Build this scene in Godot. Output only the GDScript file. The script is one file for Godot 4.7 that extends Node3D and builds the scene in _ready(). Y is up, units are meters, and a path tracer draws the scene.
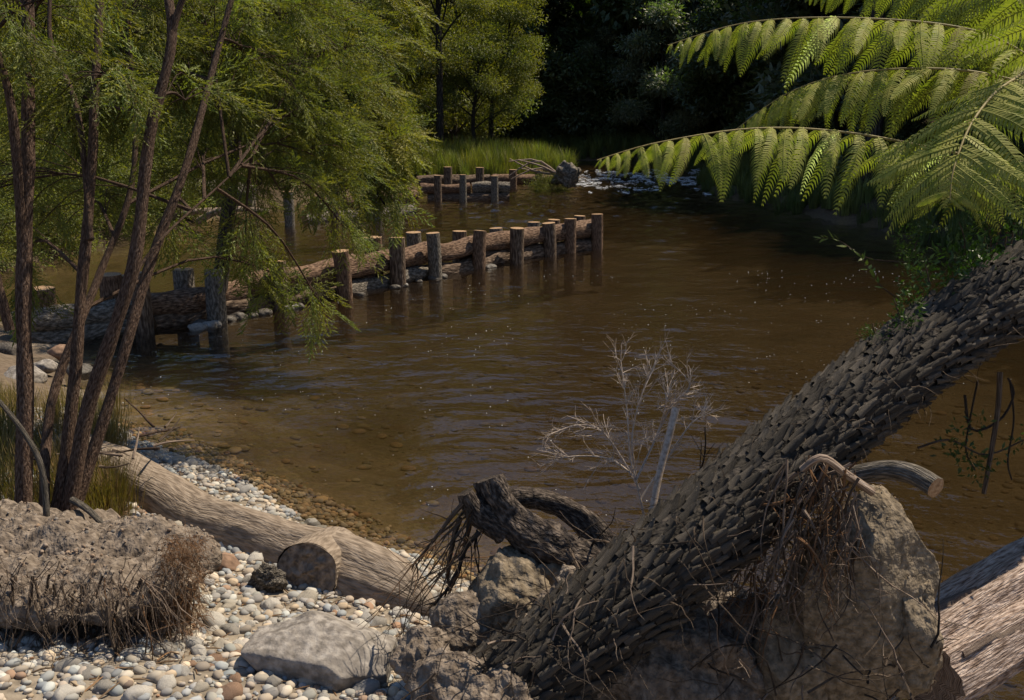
extends Node3D
# A shaded river bend: gravel bank and driftwood in front, a leaning tree fern, timber groynes, wooded hills behind.

const FOCAL := 962.0
var eye := Vector3(0.0, 2.6, 0.0)
var look := Basis(Vector3.RIGHT, deg_to_rad(-14.0))
var rng := RandomNumberGenerator.new()
var nz := FastNoiseLite.new()
var taken := {}
var M := {}

class Geo:
	var v := PackedVector3Array()
	var u := PackedVector2Array()
	var i := PackedInt32Array()
	var flat := false
	func tri(a: Vector3, b: Vector3, c: Vector3) -> void:
		var k := v.size()
		v.append(a); v.append(b); v.append(c)
		u.append(Vector2.ZERO); u.append(Vector2.ZERO); u.append(Vector2.ZERO)
		i.append(k); i.append(k + 1); i.append(k + 2)
	func quad(a: Vector3, b: Vector3, c: Vector3, d: Vector3) -> void:
		var k := v.size()
		v.append(a); v.append(b); v.append(c); v.append(d)
		for q in 4: u.append(Vector2.ZERO)
		i.append(k); i.append(k + 1); i.append(k + 2)
		i.append(k); i.append(k + 2); i.append(k + 3)
	func shift(o: Vector3) -> void:
		for k in v.size(): v[k] = v[k] + o
	func mesh(m: Material, colors = null) -> ArrayMesh:
		var n := PackedVector3Array()
		n.resize(v.size())
		for k in range(0, i.size(), 3):
			var a := i[k]; var b := i[k + 1]; var c := i[k + 2]
			var f := (v[c] - v[a]).cross(v[b] - v[a])
			n[a] = n[a] + f; n[b] = n[b] + f; n[c] = n[c] + f
		for k in n.size():
			n[k] = n[k].normalized() if n[k].length_squared() > 1e-20 else Vector3.UP
		var arr := []
		arr.resize(Mesh.ARRAY_MAX)
		arr[Mesh.ARRAY_VERTEX] = v
		arr[Mesh.ARRAY_NORMAL] = n
		arr[Mesh.ARRAY_TEX_UV] = u
		arr[Mesh.ARRAY_INDEX] = i
		if colors != null: arr[Mesh.ARRAY_COLOR] = colors
		var me := ArrayMesh.new()
		me.add_surface_from_arrays(Mesh.PRIMITIVE_TRIANGLES, arr)
		me.surface_set_material(0, m)
		return me

# ---------------------------------------------------------------- names and nodes
func numbered(called: String) -> String:
	var n: int = taken.get(called, 0)
	taken[called] = n + 1
	return called if n == 0 else "%s_%03d" % [called, n]

func tag(o: Node3D, label: String, category: String, group := "", kind := "") -> Node3D:
	if label: o.set_meta("label", label)
	if category: o.set_meta("category", category)
	if group: o.set_meta("group", group)
	if kind: o.set_meta("kind", kind)
	return o

func thing(called: String, label: String, category: String, at_: Vector3, group := "") -> Node3D:
	var o := Node3D.new()
	o.name = numbered(called)
	add_child(o)
	o.position = at_
	return tag(o, label, category, group)

func solid(called: String, label: String, category: String, g: Geo, m: Material, at_: Vector3, group := "", kind := "") -> MeshInstance3D:
	var o := MeshInstance3D.new()
	o.name = numbered(called)
	g.shift(-at_)
	o.mesh = g.mesh(m)
	add_child(o)
	o.position = at_
	tag(o, label, category, group, kind)
	return o

func part(parent: Node3D, called: String, g: Geo, m: Material, shifted := true) -> MeshInstance3D:
	# g is in world coordinates unless shifted is false
	var o := MeshInstance3D.new()
	o.name = called
	if shifted:
		var p := parent
		var off := Vector3.ZERO
		while p != self:
			off += p.position
			p = p.get_parent()
		g.shift(-off)
	o.mesh = g.mesh(m)
	parent.add_child(o, true)
	return o

func scatter(parent: Node3D, called: String, me: Mesh, xf: Array, tints: PackedColorArray) -> MultiMeshInstance3D:
	var mm := MultiMesh.new()
	mm.transform_format = MultiMesh.TRANSFORM_3D
	mm.use_colors = true
	mm.mesh = me
	mm.instance_count = xf.size()
	for k in xf.size():
		mm.set_instance_transform(k, xf[k])
		mm.set_instance_color(k, tints[k])
	var o := MultiMeshInstance3D.new()
	o.name = called if parent != self else numbered(called)
	o.multimesh = mm
	parent.add_child(o, true)
	return o

# ---------------------------------------------------------------- places
func at(px: float, py: float, d: float) -> Vector3:
	return eye + look * (Vector3((px - 512.0) / FOCAL, (350.0 - py) / FOCAL, -1.0) * d)

func on_plane(px: float, py: float, y := 0.0) -> Vector3:
	var r := look * Vector3((px - 512.0) / FOCAL, (350.0 - py) / FOCAL, -1.0)
	return eye + r * ((y - eye.y) / r.y)

func on_ground(px: float, py: float) -> Vector3:
	var r := look * Vector3((px - 512.0) / FOCAL, (350.0 - py) / FOCAL, -1.0)
	var t := 1.5
	while t < 90.0:
		var p := eye + r * t
		if p.y <= ground_y(p.x, p.z): return p
		t += 0.02 + t * 0.004
	return eye + r * 90.0

# the three banks: land lies on the left of each line as it is walked
var near_shore := PackedVector2Array([Vector2(-40, -13.2), Vector2(-7.5, -12.6), Vector2(-5.6, -11.0), Vector2(-4.4, -9.3), Vector2(-3.2, -7.6), Vector2(-1.6, -6.1), Vector2(-0.35, -5.0), Vector2(0.5, -4.1), Vector2(1.5, -3.3), Vector2(3.2, -2.7), Vector2(12, -1.8), Vector2(40, -1.0)])
var far_shore := PackedVector2Array([Vector2(-40, -13.8), Vector2(-8.6, -14.6), Vector2(-8.0, -19), Vector2(-7.0, -26), Vector2(-4.0, -32.5), Vector2(0.2, -36.2), Vector2(2.2, -37.6), Vector2(2.9, -39.5), Vector2(1.5, -42), Vector2(-4, -45), Vector2(-40, -52)])
var right_shore := PackedVector2Array([Vector2(40, -6), Vector2(13, -9), Vector2(9.6, -14), Vector2(8.7, -19), Vector2(7.6, -25), Vector2(6.5, -31), Vector2(6.6, -34), Vector2(8.0, -40), Vector2(6.5, -46), Vector2(-4, -51), Vector2(-40, -60)])

func inland(line: PackedVector2Array, p: Vector2, flip: float) -> float:
	var best := 1e9
	var side := 1.0
	for k in line.size() - 1:
		var a := line[k]
		var ab := line[k + 1] - a
		var ap := p - a
		var t := clampf(ap.dot(ab) / ab.length_squared(), 0.0, 1.0)
		var d := (ap - ab * t).length()
		var cr := ab.x * ap.y - ab.y * ap.x
		if d < best - 1e-5 or (d < best + 1e-5 and absf(cr) / ab.length() > 1e-3 and t > 0.0 and t < 1.0):
			best = d
			side = signf(cr) if cr != 0.0 else 1.0
	return best * side * flip

func lands(x: float, z: float) -> Vector3:
	var p := Vector2(x, z)
	return Vector3(inland(near_shore, p, 1.0), inland(far_shore, p, -1.0), inland(right_shore, p, 1.0))

func ground_y(x: float, z: float) -> float:
	var s := lands(x, z)
	var b := nz.get_noise_2d(x * 9.0, z * 9.0) * 0.05 + nz.get_noise_2d(x * 40.0, z * 40.0) * 0.015
	var y := -10.0
	# near gravel bank
	var e := s.x + nz.get_noise_2d(x * 12.0, z * 12.0) * 0.35
	y = maxf(y, bank(e, 0.95, 2.3, 0.32, 0.85))
	e = s.y + nz.get_noise_2d(x * 8.0 + 90.0, z * 8.0) * 0.5
	var h := bank(e, 0.8, 2.0, 0.5, 0.9)
	if e > 3.0: h += (e - 3.0) * 0.10 + pow(maxf(0.0, e - 9.0), 1.2) * 0.12
	y = maxf(y, h)
	e = s.z + nz.get_noise_2d(x * 8.0 - 40.0, z * 8.0) * 0.5
	h = bank(e, 0.9, 0.9, 0.5, 0.9)
	if e > 2.0: h += (e - 2.0) * 0.14 + pow(maxf(0.0, e - 6.0), 1.2) * 0.16
	y = maxf(y, h)
	return y + b

func bank(e: float, top: float, soft: float, slope: float, deep: float) -> float:
	return top * (1.0 - exp(-e / soft)) if e > 0.0 else -deep * (1.0 - exp(e * slope / deep))

# ---------------------------------------------------------------- textures and materials
func noise(freq: float, oct := 4, type := FastNoiseLite.TYPE_SIMPLEX_SMOOTH, sd := 1) -> FastNoiseLite:
	var n := FastNoiseLite.new()
	n.noise_type = type
	n.frequency = freq
	n.fractal_octaves = oct
	n.seed = sd
	return n

func ntex(n: FastNoiseLite, ramp: Array = [], size := 512, normal_strength := 0.0) -> NoiseTexture2D:
	var t := NoiseTexture2D.new()
	t.width = size
	t.height = size
	t.seamless = true
	t.seamless_blend_skirt = 0.15
	t.noise = n
	if ramp:
		var g := Gradient.new()
		var offs := PackedFloat32Array()
		var cols := PackedColorArray()
		for k in ramp.size():
			offs.append(ramp[k][0])
			cols.append(ramp[k][1].linear_to_srgb())
		g.offsets = offs
		g.colors = cols
		t.color_ramp = g
	if normal_strength > 0.0:
		t.as_normal_map = true
		t.bump_strength = normal_strength
	return t

func lin(r: float, g: float, b: float) -> Color:
	return Color(r, g, b)

func earthy(dark: Color, mid: Color, light: Color, scale: float, freq := 0.02, rough := 0.95, relief := 2.0, sd := 3, world := false) -> StandardMaterial3D:
	var m := StandardMaterial3D.new()
	m.albedo_texture = ntex(noise(freq, 5, FastNoiseLite.TYPE_SIMPLEX_SMOOTH, sd), [[0.2, dark], [0.5, mid], [0.78, light]])
	m.roughness = rough
	m.metallic_specular = 0.3
	m.uv1_triplanar = true
	m.uv1_world_triplanar = world
	m.uv1_scale = Vector3.ONE * scale
	if relief > 0.0:
		m.heightmap_enabled = true
		m.heightmap_texture = ntex(noise(freq * 2.2, 5, FastNoiseLite.TYPE_SIMPLEX_SMOOTH, sd + 7))
		m.heightmap_scale = relief
	return m

func woody(dark: Color, mid: Color, light: Color, around: float, along: float, relief := 1.2, sd := 5) -> StandardMaterial3D:
	# u runs round the log, v along it in metres: grain is drawn out along the log
	var m := StandardMaterial3D.new()
	m.albedo_texture = ntex(noise(0.02, 5, FastNoiseLite.TYPE_SIMPLEX_SMOOTH, sd), [[0.15, dark], [0.5, mid], [0.8, light]])
	m.roughness = 0.92
	m.metallic_specular = 0.3
	m.uv1_scale = Vector3(around, along, 1)
	m.heightmap_enabled = true
	m.heightmap_texture = ntex(noise(0.03, 4, FastNoiseLite.TYPE_SIMPLEX_SMOOTH, sd + 2))
	m.heightmap_scale = relief
	return m

func leafy(through: Color, rough := 0.5) -> StandardMaterial3D:
	var m := StandardMaterial3D.new()
	m.vertex_color_use_as_albedo = true
	m.roughness = rough
	m.metallic_specular = 0.4
	m.backlight_enabled = true
	m.backlight = through
	m.cull_mode = BaseMaterial3D.CULL_DISABLED
	return m

func make_materials() -> void:
	M.bark_tea = woody(lin(0.035, 0.020, 0.013), lin(0.095, 0.058, 0.040), lin(0.16, 0.11, 0.082), 2.0, 2.2, 0.8, 11)
	M.bark_dark = woody(lin(0.015, 0.012, 0.01), lin(0.04, 0.032, 0.027), lin(0.08, 0.068, 0.06), 2.0, 0.4, 2.0, 12)
	M.log_pale = woody(lin(0.12, 0.092, 0.068), lin(0.215, 0.168, 0.128), lin(0.29, 0.235, 0.185), 4.0, 0.7, 0.5, 13)
	M.log_split = woody(lin(0.12, 0.08, 0.06), lin(0.36, 0.27, 0.22), lin(0.52, 0.42, 0.36), 9.0, 0.9, 1.2, 14)
	M.timber = woody(lin(0.04, 0.026, 0.018), lin(0.115, 0.08, 0.056), lin(0.21, 0.155, 0.115), 2.0, 0.6, 1.2, 15)
	M.timber_red = woody(lin(0.045, 0.026, 0.017), lin(0.13, 0.08, 0.052), lin(0.22, 0.145, 0.10), 3.0, 0.9, 0.9, 16)
	M.timber_grey = woody(lin(0.05, 0.043, 0.034), lin(0.125, 0.108, 0.088), lin(0.23, 0.20, 0.168), 2.0, 1.2, 1.2, 17)
	M.cut = earthy(lin(0.18, 0.105, 0.055), lin(0.33, 0.21, 0.12), lin(0.43, 0.30, 0.19), 3.0, 0.03, 0.9, 0.3, 18)
	M.stump = woody(lin(0.022, 0.017, 0.014), lin(0.062, 0.048, 0.039), lin(0.15, 0.12, 0.098), 2.0, 2.2, 1.0, 19)
	M.rot = earthy(lin(0.09, 0.068, 0.05), lin(0.22, 0.17, 0.128), lin(0.33, 0.26, 0.20), 2.2, 0.02, 0.95, 0.8, 28)
	M.root = woody(lin(0.035, 0.024, 0.017), lin(0.10, 0.072, 0.052), lin(0.19, 0.145, 0.11), 1.0, 0.8, 0.4, 20)
	M.root_red = woody(lin(0.08, 0.04, 0.02), lin(0.19, 0.10, 0.05), lin(0.30, 0.18, 0.10), 1.0, 0.8, 0.4, 21)
	M.root_pale = woody(lin(0.12, 0.085, 0.062), lin(0.24, 0.18, 0.14), lin(0.38, 0.31, 0.26), 1.0, 0.8, 0.4, 22)
	M.fern_bark = woody(lin(0.012, 0.010, 0.008), lin(0.032, 0.027, 0.022), lin(0.06, 0.05, 0.042), 2.0, 1.0, 2.0, 23)
	M.fern_base = []
	for k in 3:
		var b: float = [0.9, 1.35, 1.9][k]
		M.fern_base.append(earthy(lin(0.028, 0.023, 0.018) * b, lin(0.072, 0.061, 0.050) * b, lin(0.14, 0.122, 0.102) * b, 9.0, 0.02, 0.85, 0.5, 24 + k))
	M.clay = earthy(lin(0.085, 0.066, 0.045), lin(0.175, 0.138, 0.096), lin(0.26, 0.21, 0.155), 2.6, 0.018, 0.97, 0.8, 30)
	M.soil = earthy(lin(0.065, 0.050, 0.038), lin(0.15, 0.118, 0.092), lin(0.25, 0.205, 0.165), 2.0, 0.02, 0.98, 1.3, 31)
	M.stone = []
	var tones := [[0.33, 0.31, 0.285], [0.23, 0.22, 0.21], [0.40, 0.37, 0.33], [0.32, 0.285, 0.235], [0.22, 0.14, 0.095], [0.24, 0.22, 0.195]]
	for k in tones.size():
		var c := lin(tones[k][0], tones[k][1], tones[k][2])
		M.stone.append(earthy(c * 0.62, c, c * 1.28, 4.0, 0.012, 0.85, 0.15, 40 + k))
	M.pebble_any = StandardMaterial3D.new()
	M.pebble_any.vertex_color_use_as_albedo = true
	M.pebble_any.roughness = 0.85
	M.pebble_any.metallic_specular = 0.3
	M.wet_stone = earthy(lin(0.03, 0.026, 0.022), lin(0.075, 0.064, 0.054), lin(0.13, 0.112, 0.095), 4.0, 0.02, 0.55, 0.2, 51)
	M.boulder = earthy(lin(0.12, 0.105, 0.092), lin(0.225, 0.20, 0.178), lin(0.33, 0.30, 0.27), 1.6, 0.02, 0.93, 0.5, 50)
	M.leaf_tea = leafy(Color(0.95, 0.95, 0.45), 0.6)
	M.leaf_broad = leafy(Color(0.7, 0.85, 0.35), 0.45)
	M.fern_leaf = leafy(Color(0.80, 0.90, 0.50), 0.6)
	M.fern_leaf.metallic_specular = 0.22
	M.fern_leaf.vertex_color_use_as_albedo = false
	M.fern_leaf.albedo_texture = ntex(noise(0.01, 2, FastNoiseLite.TYPE_SIMPLEX_SMOOTH, 60), [[0.2, lin(0.18, 0.215, 0.044)], [0.5, lin(0.275, 0.29, 0.062)], [0.8, lin(0.36, 0.345, 0.09)]], 256)
	M.fern_leaf.uv1_triplanar = true
	M.fern_leaf.uv1_scale = Vector3.ONE * 0.9
	M.fern_dry = M.fern_leaf.duplicate()
	M.fern_dry.albedo_texture = null
	M.fern_dry.albedo_color = lin(0.20, 0.15, 0.06).linear_to_srgb()
	M.fern_rib = earthy(lin(0.16, 0.12, 0.04), lin(0.27, 0.21, 0.075), lin(0.34, 0.28, 0.11), 3.0, 0.03, 0.6, 0.0, 61)
	M.dead_twig = earthy(lin(0.22, 0.17, 0.13), lin(0.36, 0.29, 0.235), lin(0.50, 0.42, 0.36), 4.0, 0.03, 0.9, 0.0, 62)
	M.grass = leafy(Color(0.75, 0.85, 0.4), 0.6)
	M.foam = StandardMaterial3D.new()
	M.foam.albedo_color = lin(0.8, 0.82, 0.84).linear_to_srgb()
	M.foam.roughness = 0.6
	# river water: clear, stained with tannin, rippled
	var w := StandardMaterial3D.new()
	w.transparency = BaseMaterial3D.TRANSPARENCY_ALPHA
	w.albedo_color = Color(lin(0.024, 0.0135, 0.005).linear_to_srgb(), 0.22)
	w.roughness = 0.07
	w.metallic_specular = 0.44
	w.uv1_triplanar = true
	w.uv1_world_triplanar = true
	w.uv1_scale = Vector3(0.33, 0.33, 0.6)
	w.normal_enabled = true
	w.normal_texture = ntex(noise(0.012, 4, FastNoiseLite.TYPE_SIMPLEX_SMOOTH, 70), [], 1024, 7.0)
	w.normal_scale = 0.5
	M.water = w
	# the stained water below the surface: each layer takes away some of the light
	var d := StandardMaterial3D.new()
	d.transparency = BaseMaterial3D.TRANSPARENCY_ALPHA
	d.albedo_color = Color(lin(0.034, 0.0205, 0.0065).linear_to_srgb(), 0.135)
	d.roughness = 0.0
	d.metallic_specular = 0.0
	M.water_body = d
	# ground: colour of the place in the vertices, grain in the texture
	var g := StandardMaterial3D.new()
	g.vertex_color_use_as_albedo = true
	g.albedo_texture = ntex(noise(0.035, 5, FastNoiseLite.TYPE_CELLULAR, 71), [[0.1, lin(0.45, 0.43, 0.40)], [0.45, lin(0.8, 0.78, 0.75)], [0.8, lin(1.0, 0.98, 0.94)]], 1024)
	g.roughness = 0.97
	g.metallic_specular = 0.25
	g.uv1_triplanar = true
	g.uv1_world_triplanar = true
	g.uv1_scale = Vector3.ONE * 0.45
	g.heightmap_enabled = true
	g.heightmap_texture = ntex(noise(0.03, 5, FastNoiseLite.TYPE_SIMPLEX_SMOOTH, 72), [], 1024)
	g.heightmap_scale = 1.2
	M.ground = g

# ---------------------------------------------------------------- shapes
func curve(ctrl: Array, n: int) -> PackedVector3Array:
	# Catmull-Rom through the control points
	var out := PackedVector3Array()
	var m := ctrl.size() - 1
	for k in n:
		var t := float(k) / (n - 1) * m
		var j := mini(int(t), m - 1)
		var f := t - j
		var p0: Vector3 = ctrl[maxi(j - 1, 0)]
		var p1: Vector3 = ctrl[j]
		var p2: Vector3 = ctrl[j + 1]
		var p3: Vector3 = ctrl[mini(j + 2, m)]
		out.append(p1.cubic_interpolate(p2, p0, p3, f))
	return out

func radii(n: int, a: float, b: float, pw := 1.0) -> PackedFloat32Array:
	var out := PackedFloat32Array()
	for k in n: out.append(lerpf(a, b, pow(float(k) / (n - 1), pw)))
	return out

func tube(g: Geo, pts: PackedVector3Array, rad: PackedFloat32Array, sides: int, bump := 0.0, fa := 2.0, fl := 1.0, caps := true) -> void:
	var t := (pts[1] - pts[0]).normalized()
	var nrm := t.cross(Vector3.UP if absf(t.y) < 0.9 else Vector3.RIGHT).normalized()
	var start := g.v.size()
	var s := 0.0
	var off := pts[0].x * 3.7 + pts[0].z * 5.1
	for k in pts.size():
		if k > 0: s += (pts[k] - pts[k - 1]).length()
		t = (pts[mini(k + 1, pts.size() - 1)] - pts[maxi(k - 1, 0)]).normalized()
		nrm = (nrm - t * nrm.dot(t)).normalized()
		var bn := t.cross(nrm)
		for j in sides + 1:
			var a := TAU * (j % sides) / sides
			var r := rad[k]
			if bump > 0.0:
				r *= 1.0 + bump * (nz.get_noise_3d(cos(a) * fa * 30.0, sin(a) * fa * 30.0, (s * fl + off) * 30.0) + 0.4 * nz.get_noise_3d(cos(a) * fa * 90.0, sin(a) * fa * 90.0, (s * fl + off) * 70.0))
			g.v.append(pts[k] + (nrm * cos(a) + bn * sin(a)) * r)
			g.u.append(Vector2(float(j) / sides, s + off))
	for k in pts.size() - 1:
		for j in sides:
			var a := start + k * (sides + 1) + j
			var c := a + sides + 1
			g.i.append(a); g.i.append(c); g.i.append(a + 1)
			g.i.append(a + 1); g.i.append(c); g.i.append(c + 1)
	if caps:
		for e in 2:
			var ring := start + (0 if e == 0 else (pts.size() - 1) * (sides + 1))
			var k0 := g.v.size()
			g.v.append(pts[0] if e == 0 else pts[pts.size() - 1])
			g.u.append(Vector2(0.5, off))
			for j in sides + 1:
				g.v.append(g.v[ring + j])
				g.u.append(Vector2(float(j) / sides, off + 0.1))
			for j in sides:
				g.i.append(k0)
				if e == 0:
					g.i.append(k0 + 1 + j); g.i.append(k0 + 2 + j)
				else:
					g.i.append(k0 + 2 + j); g.i.append(k0 + 1 + j)

func stick(g: Geo, a: Vector3, b: Vector3, ra: float, rb: float, sides := 5) -> void:
	tube(g, PackedVector3Array([a, b]), PackedFloat32Array([ra, rb]), sides, 0.0, 1.0, 1.0, false)

func lump(g: Geo, c: Vector3, r: Vector3, amp: float, freq: float, res: int, sd: float, box := 2.0, rot := Basis(), facets := 0, near := 0.72) -> void:
	# a rounded block (box 2 = ellipsoid, more = squarer) with uneven faces
	var start := g.v.size()
	var rows := res
	var cols := res * 2
	var size := pow(r.x * r.y * r.z, 1.0 / 3.0)
	# broken faces: the block is cut off by planes
	var cut := []
	var own := RandomNumberGenerator.new()
	own.seed = int(sd * 100.0) + 7
	for k in facets:
		var n := Vector3(own.randf_range(-1, 1), own.randf_range(-1, 1), own.randf_range(-1, 1)).normalized()
		cut.append([n, own.randf_range(near, 1.0)])
	for k in rows + 1:
		var ph := PI * k / rows
		for j in cols + 1:
			var th := TAU * (j % cols) / cols
			var d := Vector3(sin(ph) * cos(th), cos(ph), sin(ph) * sin(th))
			var q := pow(pow(absf(d.x), box) + pow(absf(d.y), box) + pow(absf(d.z), box), -1.0 / box)
			var e := d * q
			for f in cut:
				var h: float = e.dot(f[0])
				if h > f[1]: e *= f[1] / h
			var p := e * r
			var w := p / size * freq * 30.0 + Vector3(sd, sd * 1.7, -sd) * 37.0
			var f := amp * size * (nz.get_noise_3dv(w) + 0.5 * nz.get_noise_3dv(w * 2.3) + 0.26 * nz.get_noise_3dv(w * 5.1) + 0.12 * nz.get_noise_3dv(w * 11.0))
			g.v.append(c + rot * (p + (d / r).normalized() * f))
			g.u.append(Vector2(float(j) / cols, float(k) / rows))
	for k in rows:
		for j in cols:
			var a := start + k * (cols + 1) + j
			var b := a + cols + 1
			g.i.append(a); g.i.append(b); g.i.append(a + 1)
			g.i.append(a + 1); g.i.append(b); g.i.append(b + 1)

# loose crumbs lying on the upward faces of a lumpy body
func crumbs(parent: Node3D, called: String, body: MeshInstance3D, count: int, small: float, large: float, c: Color) -> void:
	var a := body.mesh.surface_get_arrays(0)
	var g := Geo.new()
	lump(g, Vector3.ZERO, Vector3(1, 0.7, 0.85), 0.4, 0.7, 4, 17.0)
	var xf := []
	var tries := 0
	while xf.size() < count and tries < count * 30:
		tries += 1
		var k := rng.randi_range(0, a[Mesh.ARRAY_VERTEX].size() - 1)
		var n: Vector3 = a[Mesh.ARRAY_NORMAL][k]
		if n.y < 0.35: continue
		var s := lerpf(small, large, pow(rng.randf(), 2.5))
		xf.append(Transform3D(Basis.from_euler(rv(2.0)).scaled(Vector3.ONE * s), a[Mesh.ARRAY_VERTEX][k] + n * s * 0.3 + rv(0.008) * Vector3(1, 0, 1)))
	tag(scatter(parent, called, g.mesh(M.pebble_any), xf, tints(xf.size(), c, 0.3)), "", "", "", "stuff")

func disc(g: Geo, c: Vector3, n: Vector3, r: float, amp: float, rings: int, sides: int) -> void:
	# an uneven round face looking along n
	var x := n.cross(Vector3.UP).normalized()
	var y := n.cross(x)
	var start := g.v.size()
	g.v.append(c); g.u.append(Vector2.ZERO)
	for k in rings:
		var f := (k + 1.0) / rings
		for j in sides:
			var a := TAU * j / sides
			var p := (x * cos(a) + y * sin(a)) * r * f
			var w := p * 400.0
			g.v.append(c + p + n * amp * (nz.get_noise_3dv(w) + 0.5 * nz.get_noise_3dv(w * 2.7) + sin(f * 14.0) * 0.15) * (1.0 - f * f * 0.6))
			g.u.append(Vector2(cos(a) * f, sin(a) * f))
	for j in sides:
		g.i.append(start); g.i.append(start + 1 + j); g.i.append(start + 1 + (j + 1) % sides)
	for k in rings - 1:
		for j in sides:
			var a := start + 1 + k * sides + j
			var b := start + 1 + k * sides + (j + 1) % sides
			g.i.append(a); g.i.append(a + sides); g.i.append(b)
			g.i.append(b); g.i.append(a + sides); g.i.append(b + sides)

func leaf(g: Geo, p: Vector3, d: Vector3, up: Vector3, length: float, wide: float) -> void:
	var s := d.cross(up).normalized() * wide * 0.5
	var m := p + d * length * 0.45
	g.quad(p, m - s, p + d * length, m + s)

func rv(a: float) -> Vector3:
	return Vector3(rng.randf_range(-a, a), rng.randf_range(-a, a), rng.randf_range(-a, a))

func frame(x: Vector3, up: Vector3, s: float) -> Transform3D:
	var z := x.cross(up)
	if z.length() < 1e-3: z = x.cross(Vector3.RIGHT)
	z = z.normalized()
	return Transform3D(Basis(x * s, z.cross(x).normalized() * s, z * s), Vector3.ZERO)

# a spray of fine narrow leaves, along +x, about 0.3 long
func fine_spray(leaf_len: float, leaf_wide: float, twigs: int, per: int, m: Material) -> Array:
	var g := Geo.new()
	var l0 := 0.36
	stick(g, Vector3.ZERO, Vector3(l0, -0.05, 0), 0.0022, 0.0008, 3)
	for k in twigs:
		var t := (k + 0.6) / twigs
		var p := Vector3(l0 * t, -0.05 * t * t, 0)
		var sgn := 1.0 if k % 2 == 0 else -1.0
		var d := Vector3(0.9, rng.randf_range(-0.2, 0.25), sgn * rng.randf_range(0.35, 0.7)).normalized()
		var l := 0.13 * (1.15 - t) + 0.03
		for j in per:
			var q := p + d * l * (j + 0.5) / per - Vector3(0, 1.2 * pow(l * j / per, 2.0), 0)
			var dir := (d + rv(0.6)).normalized()
			var s := dir.cross(rv(1.0) + Vector3.UP * 0.8).normalized() * leaf_wide * 0.5
			g.tri(q - s, q + dir * leaf_len * rng.randf_range(0.7, 1.25), q + s)
	return unindexed(g.mesh(m))

# a rounded clump of leaves of radius about 0.5
func leaf_clump(count: int, leaf_len: float, leaf_wide: float, flatten: float, m: Material) -> Array:
	var g := Geo.new()
	for k in count:
		var p := rv(1.0)
		while p.length() > 1.0: p = rv(1.0)
		p *= 0.5
		p.y *= flatten
		var d := (p.normalized() * 0.7 + rv(0.8) + Vector3(0, -0.15, 0)).normalized()
		leaf(g, p, d, (Vector3.UP + rv(0.8)), leaf_len * rng.randf_range(0.7, 1.3), leaf_wide * rng.randf_range(0.8, 1.2))
	return unindexed(g.mesh(m))

func tint(c: Color, spread: float) -> Color:
	var b := exp(rng.randf_range(-spread, spread))
	var y := rng.randf_range(-0.12, 0.16)
	return Color(c.r * b * (1.0 + y), c.g * b, c.b * b * (1.0 - y))

# limbs and sprays that fill one ellipsoid of a crown, fed from the point "from"
func fill_crown(wood: Geo, xf: Array, from: Vector3, c: Vector3, r: Vector3, branches: int, sprays: int, size: float, droop: float, thick := 0.008) -> void:
	var mid := from.lerp(c, 0.55) + Vector3(0, 0.12 * (c - from).length(), 0)
	var limb := curve([from, mid, c], 8)
	tube(wood, limb, radii(8, thick * 1.6, thick * 0.6), 5, 0.0, 1, 1, false)
	for k in branches:
		var p0 := limb[rng.randi_range(2, 7)]
		var d := rv(1.0)
		while d.length() > 1.0: d = rv(1.0)
		d = d.normalized() * pow(d.length(), 0.6)
		var p2 := c + d * r
		var p1 := p0.lerp(p2, 0.5) + Vector3(0, 0.18 * (p2 - p0).length(), 0)
		var tw := curve([p0, p1, p2], 6)
		tube(wood, tw, radii(6, thick * 0.45, 0.0022), 4, 0.0, 1, 1, false)
		for j in sprays:
			var t := lerpf(0.42, 1.0, (j + rng.randf()) / sprays)
			var q := mini(int(t * 5.0), 4)
			var p := tw[q].lerp(tw[q + 1], t * 5.0 - q)
			var dir := ((tw[q + 1] - tw[q]).normalized() * 0.8 + rv(0.75) + Vector3(0, -droop, 0)).normalized()
			var f := frame(dir, Vector3.UP + rv(0.5), size * rng.randf_range(0.7, 1.25))
			f.origin = p
			xf.append(f)

func unindexed(me: ArrayMesh) -> Array:
	var a := me.surface_get_arrays(0)
	var v := PackedVector3Array()
	var n := PackedVector3Array()
	for k in a[Mesh.ARRAY_INDEX]:
		v.append(a[Mesh.ARRAY_VERTEX][k])
		n.append(a[Mesh.ARRAY_NORMAL][k])
	return [v, n, me.surface_get_material(0)]

# one mesh of many leaf clumps or sprays, each with its own tone
func foliage(parent: Node3D, called: String, clump: Array, xf: Array, tone: PackedColorArray) -> MeshInstance3D:
	var v := PackedVector3Array()
	var n := PackedVector3Array()
	var c := PackedColorArray()
	var one := PackedColorArray()
	one.resize(clump[0].size())
	for k in xf.size():
		var t: Transform3D = xf[k]
		v.append_array(t * (clump[0] as PackedVector3Array))
		n.append_array(Transform3D(t.basis.orthonormalized(), Vector3.ZERO) * (clump[1] as PackedVector3Array))
		one.fill(tone[k])
		c.append_array(one)
	var arr := []
	arr.resize(Mesh.ARRAY_MAX)
	arr[Mesh.ARRAY_VERTEX] = v
	arr[Mesh.ARRAY_NORMAL] = n
	arr[Mesh.ARRAY_COLOR] = c
	var me := ArrayMesh.new()
	me.add_surface_from_arrays(Mesh.PRIMITIVE_TRIANGLES, arr)
	me.surface_set_material(0, clump[2])
	var o := MeshInstance3D.new()
	o.name = called
	o.mesh = me
	parent.add_child(o, true)
	return o

func tints(n: int, c: Color, spread: float) -> PackedColorArray:
	var out := PackedColorArray()
	for k in n: out.append(tint(c, spread))
	return out

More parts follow.
